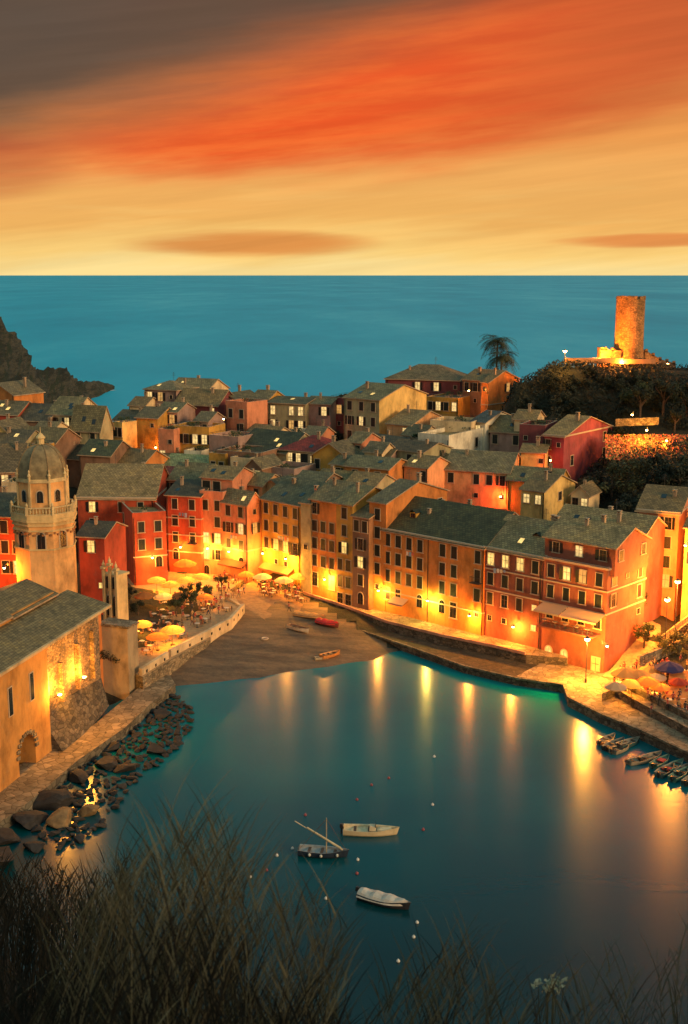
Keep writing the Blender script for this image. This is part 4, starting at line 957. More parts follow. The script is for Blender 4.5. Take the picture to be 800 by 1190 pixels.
def post_lamp(label,p,base,w,col=WARM,r=.25):
    o=thing('street_lamp',label,'lamp',(p[0],p[1],base)); h=p[2]-base
    b=MB(); b.lathe((0,0,0),[(.18,0),(.16,.5),(.08,.7),(.06,h-.35)],8); b.build('lamp_post',M_metal,o)
    g=link('bulb',LM[0],o,(0,0,h)); g.scale=(2.0,)*3; s=link('lamp_shade',LM[1],o,(0,0,h)); s.scale=(1.2,)*3; light(o,w,col,r,(0,0,h-.25)); return o
def front(h,t,out,z):
    A,B=HN[h][0],HN[h][1]; d=(B-A).normalized(); n=Vector((d.y,-d.x)); q=A+(B-A)*t+n*out
    return (q.x,q.y,z),math.atan2(d.y,d.x)
def side(h,t,out,z):
    A,B=HN[h][1],HN[h][2]; d=(B-A).normalized(); n=Vector((d.y,-d.x)); q=A+(B-A)*t+n*out
    return (q.x,q.y,z),math.atan2(d.y,d.x)
K=list(HN.keys()); f_or=K[0]; f_dr=K[1]
p,r_=front(f_or,.02,1.5,6.2); wall_lamp('bright wall lamp at the left corner of the long orange house',p,1900,YELW,r_)
p,r_=front(f_or,.93,1.5,5.6); wall_lamp('orange wall lamp between the long orange house and the dark red house',p,2300,WARM,r_)
p,r_=front(f_or,.52,1.4,6.4); wall_lamp('small wall lamp between two lit arched windows of the orange house',p,1500,(.9,.60,.08),r_)
p,r_=front(f_dr,.62,1.4,5.3); wall_lamp('small wall lamp on the lower wall of the dark red corner house',p,2600,WARM,r_)
post_lamp('tall bright street lamp in front of the corner house terrace',PY(683,743,163.0),1.2,11500,YELW,.6)
wall_lamp('lamp on the corner of the dark red house beside the quay',PY(706,751,162.5),3500,WARM,R(45))
post_lamp('starry street lamp beside the stairs at the right edge',PY(788,676,172),4,21000,WARM,.6)
wall_lamp('lamp on the yellow house at the right edge by the stairs',PY(797,634,176.5),3000,YELW,R(-27))
post_lamp('lamp lighting the alley between corner house and pink apartment house',PY(776,697,170),4,5000,WARM)
p,r_=front('peach coloured house beside the olive tower house, three tall window columns',.75,1.4,6.2); wall_lamp('lamp over the doorway of the peach coloured house',p,2200,YELW,r_)
post_lamp('brilliant lamp on the hilltop path left of the castle',PY(657,408,262),PY(657,425,262).z,3500,YELW,.45)
for i,(u,v,Y,w,c,lab) in enumerate(((582,577,222,1500,REDW,'red orange lamp over the red courtyard behind the dark green roof'),(181,520,254,700,WARM,'lamp on the tan house in the upper left'),
    (545,454,270,450,WARM,'orange lamp on the brown house under the palm'),(375,500,260,500,REDW,'red lamp at the foot of the brown pink house'),(735,482,233,1300,YELW,'yellow lamp under the dark trees on the hill terrace'),
    (752,500,232,2200,YELW,'second yellow lamp over the flower terrace'),(640,535,226,350,REDW,'red lamp at the foot of the maroon villa'),(260,487,246,160,YELW,'small lamp by the ochre roof garden house'),
    (775,512,232,1600,WARM,'orange lamp at the right end of the flower terrace'),(5,660,170,4500,WARM,'lamp in the lane left of the bell tower'),(135,655,200,800,YELW,'lamp at the arched gateway left of the square'))):
    wall_lamp(lab,PY(u,v,Y),w,c,R(-25))
for u,v,w,lab in ((68,808,2600,'larger floodlight on the rubble wall of the church'),(97,792,2000,'smaller floodlight on the rubble wall of the church')):
    p=PZ(u,v,7.8); q=Vector(cp(0,0)); s=(Vector((p.x,p.y))-q).dot(d) if False else None
    dd=Vector((b1.x-b0.x,b1.y-b0.y)).normalized()
    # on the wall line, half a metre in front
    best=min((abs(400+F*x_/(y_*CT+(H-7.8)*ST)-u),s_) for s_ in [k*.25 for k in range(0,160)] for x_,y_ in [((Vector((b0.x,b0.y))+dd*s_+Vector((-dd.y,dd.x))*-.5))[:]])[1]
    q=Vector((b0.x,b0.y))+dd*best+Vector((-dd.y,dd.x))*-.7
    o=thing('floodlight',lab,'floodlight',(q.x,q.y,8.0),math.atan2(dd.y,dd.x)); b=MB(); b.box((0,0,-.15),(.6,.35,.12)); b.box((0,.25,-.1),(.5,.08,.4)); b.tube((0,.1,-.2),(0,.9,-.5),.05); b.build('housing',M_metal,o)
    b=MB(); b.box((0,.02,-.05),(.5,.26,.06)); b.build('lens',M_bulb,o); light(o,w,YELW,.25,(0,-.1,.25))
for dx,dy,w,lab in ((-8,-6,15000,'floodlight at the foot of the low castle block'),(-3.0,-7.5,6000,'floodlight in front of the round castle tower'),(8,-4,300,'floodlight by the broken castle wall')):
    z_=zat(kp.x+dx,kp.y+dy)
    o=thing('floodlight',lab,'floodlight',(kp.x+dx,kp.y+dy,max(z_,kp.z-1)+1.6)); b=MB(); b.box((0,0,0),(.5,.4,.3)); b.tube((0,0,-.8),(0,0,0),.05); b.build('housing',M_metal,o); b=MB(); b.box((0,0,.17),(.4,.3,.03)); b.build('lens',M_bulb,o); light(o,w,WARM,.25,(0,0,.4))
# ---------------------------------------------------------------- umbrellas, tables
def canvas(c): 
    k=('cv',c)
    if k not in MC:
        n=NT('canvas'); n.b.inputs['Base Color'].default_value=(*c,1); n.b.inputs['Roughness'].default_value=.9
        n.b.inputs['Transmission Weight'].default_value=0; n.b.inputs['Subsurface Weight'].default_value=0
        tr=n.n.new('ShaderNodeBsdfTranslucent'); tr.inputs['Color'].default_value=(*c,1); mx=n.n.new('ShaderNodeMixShader'); mx.inputs[0].default_value=.45
        out=[x for x in n.n if x.type=='OUTPUT_MATERIAL'][0]; n.l.new(n.b.outputs[0],mx.inputs[1]); n.l.new(tr.outputs[0],mx.inputs[2]); n.l.new(mx.outputs[0],out.inputs['Surface']); MC[k]=n.m
    return MC[k]
def umb(c,r=1.7):
    b=MB(); n=8
    for k in range(n):
        a0,a1=2*math.pi*k/n,2*math.pi*(k+1)/n; am=(a0+a1)/2
        P=lambda rr,a,z:(rr*math.cos(a),rr*math.sin(a),z)
        b.face([P(r,a0,2.15),P(r*.97,am,2.08),P(.6*r,am,2.45),P(.6*r,a0,2.52)]); b.face([P(r*.97,am,2.08),P(r,a1,2.15),P(.6*r,a1,2.52),P(.6*r,am,2.45)])
        b.face([P(.6*r,a0,2.52),P(.6*r,am,2.45),(0,0,2.85)]); b.face([P(.6*r,am,2.45),P(.6*r,a1,2.52),(0,0,2.85)])
        b.face([P(r,a0,2.15),P(r,a0,1.98),P(r*.97,am,1.9),P(r*.97,am,2.08)]); b.face([P(r*.97,am,2.08),P(r*.97,am,1.9),P(r,a1,1.98),P(r,a1,2.15)])
    cn=b.mesh('canopy',canvas(c)); b=MB(); b.lathe((0,0,0),[(.3,0),(.3,.1),(.03,.14),(.03,2.9)],8); return cn,b.mesh('pole',M_wood)
UM={k:umb(c) for k,c in (('o',(.60,.24,.06)),('y',(.62,.40,.12)),('w',(.62,.48,.3)),('b',(.06,.06,.18)),('r',(.5,.08,.04)))}
def umbrella(label,u,v,z,k,group,s=1.0,lit=0):
    p=PZ(u,v,z+2.5) ; o=thing('parasol',label,'umbrella',(p.x,p.y,z),random.random(),group); o.scale=(s,)*3
    link('canopy',UM[k][0],o); link('pole',UM[k][1],o)
    if lit:
        g=link('bulb',LM[0],o,(.25,0,2.05)); g.scale=(.6,)*3; light(o,lit,YELW,.3,(.3,.1,1.9))
    return o
g='cafe umbrellas on the lamplit square'
for a in ((215,656,'o','peach umbrella against the bright red house on the square',1.25,500),(182,672,'y','yellow umbrella nearest the low red house',1,420),(198,677,'y','yellow umbrella glowing in front of the red houses',1,420),(216,672,'y','pale yellow umbrella behind the row of small trees',1,400),
          (233,668,'y','yellow umbrella in front of the tall pink house',1,400),(168,690,'o','orange umbrella at the left rim of the square',1,0),(190,691,'w','whitish umbrella among the tables of the square',1,300),
          (210,690,'o','orange umbrella among the tables of the square',1,0),(165,722,'y','small bright yellow umbrella right of the grey bastion',.95,550),(200,731,'y','wide bright yellow umbrella above the pale wall with holes',1.1,600),(183,737,'o','orange umbrella above the short pale wall panel',1,300),(238,690,'o','orange umbrella by the small trees on the square',.9,200),(305,668,'w','pale umbrella in front of the pink corner house',1,350),(330,672,'w','whitish umbrella below the ochre house on the square',1,350),(347,668,'y','yellow umbrella below the slim olive house',1,450),(286,664,'o','orange umbrella at the pink corner house door',.9,420)):
    umbrella(a[3],a[0],a[1],3.12,a[2],g,a[4],a[5])
g2='umbrellas on the crowded quay terrace'
for a in ((727,782,'y','yellow umbrella at the left end of the crowded terrace',1.15,550),(741,783,'y','middle yellow umbrella of the crowded terrace',1.1,0),(752,789,'o','orange umbrella in the middle of the crowded terrace',1,350),(764,781,'w','whitish umbrella beside the dark blue umbrella',.8,0),(778,776,'b','dark blue umbrella on the crowded terrace',1.2,0),(716,793,'w','pale umbrella nearest the dinghies on the terrace',.9,0),(789,786,'r','red umbrella at the right edge of the terrace',.8,0),(735,790,'y','low yellow umbrella in front of the first yellow one on the terrace',.9,300),(768,792,'o','small orange umbrella below the dark blue umbrella',.8,250),(756,774,'y','yellow umbrella at the back of the crowded terrace near the bushes',.9,0)):
    umbrella(a[3],a[0],a[1],2.31,a[2],g2,a[4],a[5])
b=MB(); b.lathe((0,0,.68),[(.42,0),(.42,.04)],12); TT=b.mesh('tabletop',simple('table_white',(.6,.5,.38),.6)); b=MB(); b.lathe((0,0,0),[(.25,0),(.25,.04),(.04,.06),(.04,.68)],8); TL=b.mesh('leg',M_metal)
b=MB(); b.box((0,0,.44),(.42,.42,.05)); CS=b.mesh('seat',simple('chair_seat',(.25,.1,.05),.6)); b=MB(); b.box((0,.2,.7),(.42,.04,.45)); CB=b.mesh('backrest',simple('chair_back',(.25,.1,.05),.6)); b=MB()
for x in(-.18,.18):
    for y in (-.18,.18): b.tube((x,y,0),(x,y,.44),.02,n=5)
CL=None
b=MB(); b.tube((0,0,0),(0,0,.44),.02,n=5); CL=b.mesh('leg',M_metal)
def cafe(p,z,where):
    o=thing('cafe_table','small round pale cafe table '+where,'table',(p[0],p[1],z),0,'cafe tables '+where); link('tabletop',TT,o); link('leg',TL,o)
    for k in range(random.choice((2,3))):
        a=random.random()*.8+k*2.1; c=thing('cafe_chair','small dark chair at a cafe table '+where,'chair',(p[0]+.75*math.cos(a),p[1]+.75*math.sin(a),z),a-math.pi/2,'cafe chairs '+where)
        link('seat',CS,c); link('backrest',CB,c); [link('leg',CL,c,(x_,y_,0)) for x_ in(-.18,.18) for y_ in (-.18,.18)]
def zone(px,z,n,where,seed,mind=1.9):
    random.seed(seed); poly=[P2(u,v,z) for u,v in px]; x0,x1=min(p[0] for p in poly),max(p[0] for p in poly); y0,y1=min(p[1] for p in poly),max(p[1] for p in poly); out=[]
    for _ in range(4000):
        x,y=random.uniform(x0,x1),random.uniform(y0,y1)
        if inpoly(x,y,poly) and all((x-a)**2+(y-b_)**2>mind**2 for a,b_ in out): out.append((x,y))
        if len(out)>=n: break
    return out
for p in zone([(165,700),(262,665),(290,690),(262,712),(225,735),(172,765),(150,730)],3.1,34,'',3,2.1): cafe(p,3.104,'on the lamplit square')
for p in zone([(290,672),(345,680),(352,700),(300,690)],3.0,18,'',5,1.4): cafe(p,2.9,'beside the beach ramp')
for p in zone([(712,800),(760,782),(800,778),(800,835),(740,806)],2.3,26,'',6,1.6): cafe(p,2.304,'on the crowded quay terrace')
# ---------------------------------------------------------------- people
def person_mesh(pose,seed):
    rn=random.Random(seed)
    J={'pel':(0,0,.95),'wa':(0,0,1.1),'ch':(0,0,1.35),'nk':(0,0,1.5),'hd':(0,-.02,1.6),'ht':(0,-.01,1.72),
       'ls':(-.18,0,1.42),'le':(-.24,.03,1.15),'lw':(-.25,-.06,.9),'lh':(-.25,-.09,.8),'rs':(.18,0,1.42),'re':(.25,.03,1.15),'rw':(.24,-.08,.92),'rh':(.23,-.12,.83),
       'lp':(-.1,0,.9),'lk':(-.11,-.02,.5),'la':(-.11,.02,.09),'lf':(-.12,-.16,.04),'rp':(.1,0,.9),'rk':(.12,-.02,.5),'ra':(.13,.02,.09),'rf':(.14,-.16,.04)}
    if pose=='walk': J.update(lk=(-.1,-.16,.52),la=(-.11,-.28,.12),lf=(-.11,-.44,.08),rk=(.1,.05,.5),ra=(.11,.3,.14),rf=(.11,.2,.05),le=(-.24,.14,1.17),lw=(-.22,.12,.95),lh=(-.22,.1,.86),re=(.24,-.1,1.17),rw=(.22,-.26,1.0),rh=(.22,-.33,.95))
    if pose=='sit':
        J.update(lk=(-.12,-.45,.5),la=(-.12,-.42,.08),lf=(-.12,-.58,.04),rk=(.12,-.45,.5),ra=(.12,-.42,.08),rf=(.12,-.58,.04),le=(-.24,-.08,.78),lw=(-.18,-.32,.75),lh=(-.16,-.4,.75),re=(.24,-.08,.78),rw=(.18,-.32,.75),rh=(.16,-.4,.75))
        for k in ('pel','wa','ch','nk','hd','ht','ls','rs','lp','rp'): x,y,z=J[k]; J[k]=(x,y,z-.42)
    Rr={'pel':.14,'wa':.125,'ch':.15,'nk':.06,'hd':.1,'ht':.085,'ls':.07,'le':.045,'lw':.032,'lh':.035,'rs':.07,'re':.045,'rw':.032,'rh':.035,'lp':.1,'lk':.062,'la':.042,'lf':.035,'rp':.1,'rk':.062,'ra':.042,'rf':.035}
    E_=[('pel','wa'),('wa','ch'),('ch','nk'),('nk','hd'),('hd','ht'),('ch','ls'),('ls','le'),('le','lw'),('lw','lh'),('ch','rs'),('rs','re'),('re','rw'),('rw','rh'),('pel','lp'),('lp','lk'),('lk','la'),('la','lf'),('pel','rp'),('rp','rk'),('rk','ra'),('ra','rf')]
    ks=list(J); me=bpy.data.meshes.new('person'); me.from_pydata([J[k] for k in ks],[(ks.index(a),ks.index(b)) for a,b in E_],[])
    o=bpy.data.objects.new('tmp',me); C.objects.link(o); m=o.modifiers.new('s','SKIN'); sv=me.skin_vertices[0].data
    for i,k in enumerate(ks): sv[i].radius=(Rr[k],Rr[k]*(.75 if k in('pel','wa','ch') else 1)); sv[i].use_root=(k=='pel')
    o.modifiers.new('ss','SUBSURF').levels=1
    dg=bpy.context.evaluated_depsgraph_get(); dg.update(); em=bpy.data.meshes.new_from_object(o.evaluated_get(dg)); bpy.data.objects.remove(o)
    top=rn.choice([(.5,.45,.38),(.35,.05,.04),(.05,.08,.2),(.08,.07,.06),(.5,.3,.12)]); bot=rn.choice([(.03,.04,.09),(.05,.045,.04),(.25,.2,.14)])
    em.materials.clear()
    for nm,c in (('skin',(.45,.25,.16)),('shirt',top),('trousers',bot)): em.materials.append(simple(nm,c,.8))
    zs=J['nk'][2]-.02; zp=J['pel'][2]
    for f in em.polygons:
        c=f.center; f.use_smooth=True
        f.material_index=0 if c.z>zs or (abs(c.x)>.19 and c.z<J['le'][2]-.03 and c.z>.7*J['pel'][2]) else (1 if c.z>zp-.02 else 2)
        if pose=='sit' and c.z<=zp+.03: f.material_index=2 if c.z<zp+.03 and abs(c.x)<.2 else f.material_index
    em.name='person'
    b=MB(); h=J['ht']; b.lathe((h[0],h[1]+.02,h[2]-.12),[(.11,0),(.125,.08),(.1,.17),(.03,.2)],10); hair=b.mesh('hair',simple('hair',rn.choice([(.03,.02,.015),(.12,.07,.03),(.05,.03,.02)])),True)
    return em,hair
PM=[person_mesh(p_,i) for i,p_ in enumerate(('stand','walk','sit','stand','walk','sit','walk'))]
def person(p,rz,i,label,group=None):
    o=link('person',PM[i][0],None,p,rz); tag(o,label,'person',group); link('hair',PM[i][1],o); return o
random.seed(11)
for x,y in zone([(170,740),(262,670),(292,690),(262,712),(225,732),(182,762)],3.1,40,'',9,1.2): person((x,y,3.104),random.random()*6,random.choice((0,1,3,4,6)),'person walking or standing among the tables of the lamplit square','people on the lamplit square')
for x,y in zone([(706,803),(722,783),(790,772),(800,778),(800,838),(735,808)],2.3,75,'',10,.75): person((x,y,2.304),random.random()*6,random.choice((0,1,3,4,6)),'person standing in the crowd on the quay terrace','crowd on the quay terrace')
for x,y in zone([(292,676),(345,683),(350,700),(305,692)],2.9,26,'',12,.9): person((x,y,2.9),random.random()*6,random.choice((0,1,3,4,6)),'person among the tables beside the beach ramp','people beside the beach ramp')
q=PZ(757,833,1.16); person(tuple(q),1,3,'lone pale dressed person on the lower quay beside the dark wall')
q=PZ(336,712,2.2); person((q.x,q.y,zat(q.x,q.y)+.15),2,4,'lone person walking at the top of the beach ramp')
# ---------------------------------------------------------------- trees and bushes
def leafmat(c,name='foliage'):
    k=('lf',c)
    if k in MC: return MC[k]
    n=NT(name); n.b.inputs['Roughness'].default_value=.8; f=n.noise(n.wpos(),.9,3)
    n.col(n.ramp(f,[(.3,sc(c,.5)),(.5,c),(.7,sc(c,1.7))])); MC[k]=n.m; return n.m
M_bark=simple('bark',(.07,.05,.035),.9,.4,4,.6)
def crown_mesh(nl,seed,c,rx=1,rz=.8,leaf=.16,clumps=9):
    rn=random.Random(seed); b=MB(); cl=[]
    for _ in range(clumps):
        a=rn.random()*6.28; r=rn.random()**.6*.75; z=rn.uniform(-.55,.75); cl.append((r*math.cos(a)*rx*(1-abs(z)*.4),r*math.sin(a)*rx*(1-abs(z)*.4),z*rz,rn.uniform(.22,.48)))
    for _ in range(nl):
        x,y,z,r=rn.choice(cl); v=Vector((rn.gauss(0,1),rn.gauss(0,1),rn.gauss(0,1))).normalized()*r*rn.random()**.4
        p=Vector((x,y,z))+v; dd=Vector((rn.gauss(0,1),rn.gauss(0,1),rn.gauss(0,1))).normalized(); e_=dd.cross(v.normalized()+Vector((.01,0,0))).normalized()*leaf*.45; dd*=leaf*rn.uniform(.6,1.2)
        b.face([p-dd*.5,p-e_*.5,p+dd*.5,p+e_*.5])
    return b.mesh('crown',leafmat(c))
GRN=(.035,.05,.016); DGR=(.012,.02,.009); OLV=(.07,.075,.03)
CRO={'g':[crown_mesh(1500,i,GRN) for i in range(3)],'d':[crown_mesh(1500,10+i,DGR) for i in range(3)],'o':[crown_mesh(1200,20+i,OLV) for i in range(2)]}
def trunk_mesh(seed):
    rn=random.Random(seed); b=MB(); b.tube((0,0,-.6),(.04,.02,.9),.09,.06,7); 
    for k in range(5):
        a=rn.random()*6.28; z=.55+.08*k; b.tube((.03,.01,z),(.5*math.cos(a),.5*math.sin(a),z+.45),.04,.015,5)
    return b.mesh('trunk',M_bark)
TM=[trunk_mesh(i) for i in range(2)]
def tree(label,p,hgt_,r,kind,group,name='tree',cat='tree'):
    """p: ground point; hgt_: total height; r: crown radius"""
    o=thing(name,label,cat,tuple(p),random.random()*6.28,group); th=hgt_-r*.9
    t_=link('trunk',random.choice(TM),o); t_.scale=(r*.9,r*.9,max(th,.3)/1.0)
    c=link('crown',random.choice(CRO[kind]),o,(0,0,hgt_-r*.75)); c.scale=(r,r,r*random.uniform(.85,1.1)); return o
random.seed(21)
def gp(u,v,Y): q=PY(u,v,Y); return Vector((q.x,q.y,zat(q.x,q.y)))
for u,v,z,h,r,lab in ((258,692,3.1,4,1.5,'round small tree standing alone at the tip of the square'),(243,703,3.1,3.6,1.6,'small tree second from the tip of the square'),(222,712,3.1,3.8,1.9,'bushy tree in the middle of the square terrace'),(228,700,3.1,3.4,1.5,'small tree behind the bushy tree on the square'),(205,716,3.1,3.6,1.9,'wide low tree left of the bushy tree on the square'),(215,700,3.1,3.0,1.2,'thin young tree among the yellow umbrellas')):
    p=PZ(u,v,z); tree(lab,p,h,r,'g','small trees on the square')
p=PY(130,772,157); tree('dark bush clinging to the church rubble wall beside the bastion',Vector(PZ(129,800,1.3)),6.5,2.1,'d',None,'shrub','bush')
# hill vegetation as individual bushes/trees
hl=[]
random.seed(5)
rows=[(605,800,432,258,13,3.0,'along the top slope below the castle'),(612,800,444,254,12,3.2,'on the middle slope below the castle'),(612,800,458,250,12,3.0,'on the lower slope below the castle')]
def hood(u,v,Y): return gp(u,v,Y)
cnt=0
ADJ=['dark round','ragged dark','low spreading','tall narrow','thin topped','dense black green','loose olive green','broad flat','crooked','drooping','bushy','wispy','squat']
for u0,u1,v,Y,n_t,r,wh in rows:
    for k in range(n_t):
        u=lerp(u0,u1,(k+.5)/n_t)+random.uniform(-4,4); q=gp(u,v,Y+random.uniform(-3,3))
        tree(f'{ADJ[k]} tree {wh}',q,r*random.uniform(.9,1.3),r*random.uniform(.75,1.0),random.choice('dddg'),'trees on the castle slope')
for k,(u,v,Y,h,r) in enumerate(((690,545,222,7,3.4),(712,552,220,8,3.8),(738,556,218,7,3.8),(762,552,216,8,4),(790,556,214,7,4),(700,575,214,5,3),(725,582,211,5,3),(755,576,209,5,3),(782,586,206,6,3.4),(680,535,226,4,2.4),(800,575,208,6,4),(672,560,214,4,2.2))):
    tree(f'{ADJ[k]} tree on the dark terraces behind the pink apartment house',gp(u,v,Y),h*.8,r,random.choice('dddo'),'trees on the dark terraces')
for k,(u,v,Y,h,r) in enumerate(((720,476,244,6,3),(745,470,246,8,3.6),(772,470,246,9,4.2),(798,474,244,8,4),(700,470,248,5,2.6),(785,492,240,5,2.4))):
    tree(f'{ADJ[k]} tree overhanging the lamplit flower terrace',gp(u,v,Y),h,r,'d','trees above the flower terrace')
for u,v,Y,h,r,kd,lab in ((393,470,268,7,2.4,'d','dark pine top beside the dark red house at the seaward edge'),(62,470,262,5,2,'d','dark tree behind the stepped cream house'),(415,498,252,4,2,'g','leafy roof garden bush below the tall olive house'),(448,498,249,3,1.8,'g','dark bush under the bright cream gable'),(243,486,250,2.0,1.3,'o','bush in the ochre roof garden'),(640,572,205,4,2,'o','bush beside the small gabled annex'),
   (742,738,180,5,1.8,'o','tree in the alley beside the pink apartment house'),(748,760,172,4,2.2,'g','leafy bush at the foot of the stairs'),(765,765,170,3,2,'o','bush below the stairs balustrade'),(790,745,170,3.5,2.2,'o','bush above the retaining wall at the right edge'),(130,520,240,3,1.6,'g','bush in front of the orange yellow small house'),(150,690,196,3,1.6,'d','dark shrub beside the arched gateway'),(160,696,190,2.6,1.5,'d','dark low hedge bush on the left side of the square')):
    tree(lab,gp(u,v,Y),h,r,kd,None)
b=MB(); random.seed(44)
for _ in range(60000):
    x=random.uniform(34,120); y=random.uniform(206,275)
    if x<34+max(0,(240-y))*.3: continue
    z_=zat(x,y); 
    nn0=noise.noise((x*.12,y*.12,3))
    if nn0<-.25: continue
    q=Vector((x,y,z_+random.random()*(1.4+2*max(0,nn0)))); s_=random.uniform(.18,.42); a=Vector((random.gauss(0,1),random.gauss(0,1),random.gauss(0,1))).normalized()*s_; c=a.orthogonal().normalized()*s_*.6
    b.face([q-a,q-c,q+a,q+c])
tag(b.build('hill_scrub',leafmat((.010,.015,.007),'scrub')),'dark scrub covering the slope below the castle','scrub',kind='stuff')
# flower terrace (red and orange blossom mass)
p0=PY(705,512,234); b=MB(); random.seed(4)
for _ in range(3800):
    u=random.uniform(704,802); v=random.uniform(505,534)-8*math.sin((u-704)/98*3.14)*0; q=PY(u,v,236-(v-505)*.28); s_=random.uniform(.12,.3); a=Vector((random.gauss(0,1),random.gauss(0,1),random.gauss(0,1))).normalized()*s_; c=a.orthogonal().normalized()*s_
    b.face([q-a,q-c,q+a,q+c],random.choice((0,0,1,2)))
tag(b.build('flower_bed',[leafmat((.55,.12,.06),'red_blossom'),leafmat((.5,.3,.1),'orange_blossom'),leafmat((.06,.08,.02),'leaves')]),'lamplit bed of red and orange flowers on the hill terrace','flower bed',kind='stuff')
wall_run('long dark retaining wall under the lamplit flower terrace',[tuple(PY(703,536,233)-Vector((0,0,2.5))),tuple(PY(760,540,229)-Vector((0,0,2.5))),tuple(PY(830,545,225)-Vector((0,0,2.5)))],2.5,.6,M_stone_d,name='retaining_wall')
wall_run('pale yellow lamplit garden wall under the dark trees on the hill terrace',[tuple(PY(716,492,240)-Vector((0,0,.6))),tuple(PY(766,490,236)-Vector((0,0,.6)))],1.5,.4,M_stone,name='garden_wall')
# laundry and flower boxes on the fronts
def laundry(label,h,t,z,n,seed):
    rn=random.Random(seed); p,r_=front(h,t,.35,z); o=thing('laundry_line',label,'laundry',p,r_); b=MB(); b.tube((-n*.3,0,0),(n*.3,0,0),.015,n=5); b.build('line',M_metal,o)
    for k in range(n):
        c=rn.choice([(.7,.66,.6),(.25,.35,.5),(.6,.15,.1),(.7,.6,.4),(.15,.2,.3)]); b=MB(); w_=rn.uniform(.35,.55); hh=rn.uniform(.4,.9); b.box((-n*.3+.3+k*.6,0,-hh/2),(w_,.03,hh)); b.build('cloth',simple('laundry_cloth',c,.9,.2,5,0),o)
L_h=list(HN.keys())
laundry('laundry hanging under the lit top windows of the dark red corner house',f_dr,.3,HN[f_dr][4]-3.0,4,1)
laundry('laundry under a top floor window of the long orange house',f_or,.3,HN[f_or][4]-3.0,3,2)
laundry('laundry line on the ochre house on the square',L_h[6],.6,HN[L_h[6]][4]-6.3,5,3)
laundry('laundry line high on the pink corner house',L_h[8],.5,HN[L_h[8]][4]-6.2,3,4)
laundry('laundry line on the bright red house on the square',L_h[10],.5,HN[L_h[10]][4]-3.3,3,5)
# ---------------------------------------------------------------- palms
def palm(label,u,v,Y,h,s=1):
    q=gp(u,v,Y); top=PY(u,v,Y); h=max(h,top.z-q.z); o=thing('palm_tree',label,'palm tree',(q.x,q.y,q.z),random.random(),'palms on the ridge')
    b=MB(); 
    for k in range(8): b.tube((.06*k,0,h*k/8),(.06*(k+1),0,h*(k+1)/8),.34-.015*k,.30-.015*k,8,cap=False)
    b.build('trunk',M_bark,o); b=MB(); rn=random.Random(u)
    for k in range(46):
        a=rn.random()*6.28; up=rn.uniform(-.5,1.2); L=rn.uniform(3.0,4.4)*s; pr=Vector((.5,0,h)); dirv=Vector((math.cos(a),math.sin(a),up)).normalized()
        for j in range(7):
            nx=pr+dirv*L/7; dirv=(dirv+Vector((0,0,-.24))).normalized(); sd_=dirv.cross(Vector((0,0,1))).normalized(); w_=(.85*math.sin(math.pi*(j+.9)/8))*s
            for m in range(3):
                c0=pr.lerp(nx,m/3); 
                for sg in (-1,1): b.face([c0,c0+dirv*.13,c0+sd_*sg*w_+dirv*.35+Vector((0,0,-.22))])
            pr=nx
    b.build('crown',leafmat((.03,.045,.018)),o)
palm('taller palm behind the orange house, fronds against the sea',577,396,292,4,1.5)
palm('shorter palm leaning in front of the taller palm',582,414,289,3,1.45)
# ---------------------------------------------------------------- boats
def hull(L,Wd,Hh,c1,c2=(.5,.45,.36),sheer=.25):
    b=MB(); ns=14; nr=9; inner=[]
    def ring(t,k):
        x=(t-.5)*L; w=Wd/2*(1-max(0,(t-.45)/.55)**2.2)*(.82+.18*min(1,t/.3)); zt=Hh*(1+sheer*(2*t-1)**2*(1.5 if t>.5 else .6)); out=[]
        for j in range(nr):
            a=math.pi*j/(nr-1); y=-math.cos(a); z=math.sin(a)**.6
            out.append((x+(.12*L*.5 if t>.9 else 0)*(1-z),y*w*k,zt-(zt+.22)*z*k if k==1 else zt-.02-(zt-.1)*z*.75))
        return out
    o=[ring(i/ns,1) for i in range(ns+1)]; n_=[ring(i/ns,.86) for i in range(ns+1)]
    for i in range(ns):
        for j in range(nr-1):
            b.face([o[i][j],o[i+1][j],o[i+1][j+1],o[i][j+1]],0 if abs(j-3.5)>1.6 else 0)
            b.face([n_[i][j+1],n_[i+1][j+1],n_[i+1][j],n_[i][j]],1)
        for j in(0,nr-1): b.face([o[i][j],n_[i][j],n_[i+1][j],o[i+1][j]],1)
    b.face(list(reversed(o[0])),0); b.face(n_[0],1)
    return b.mesh('hull',[simple('hull_paint',c1,.4,.12,2,0),simple('boat_inside',c2,.6,.25,3,.1)],False)
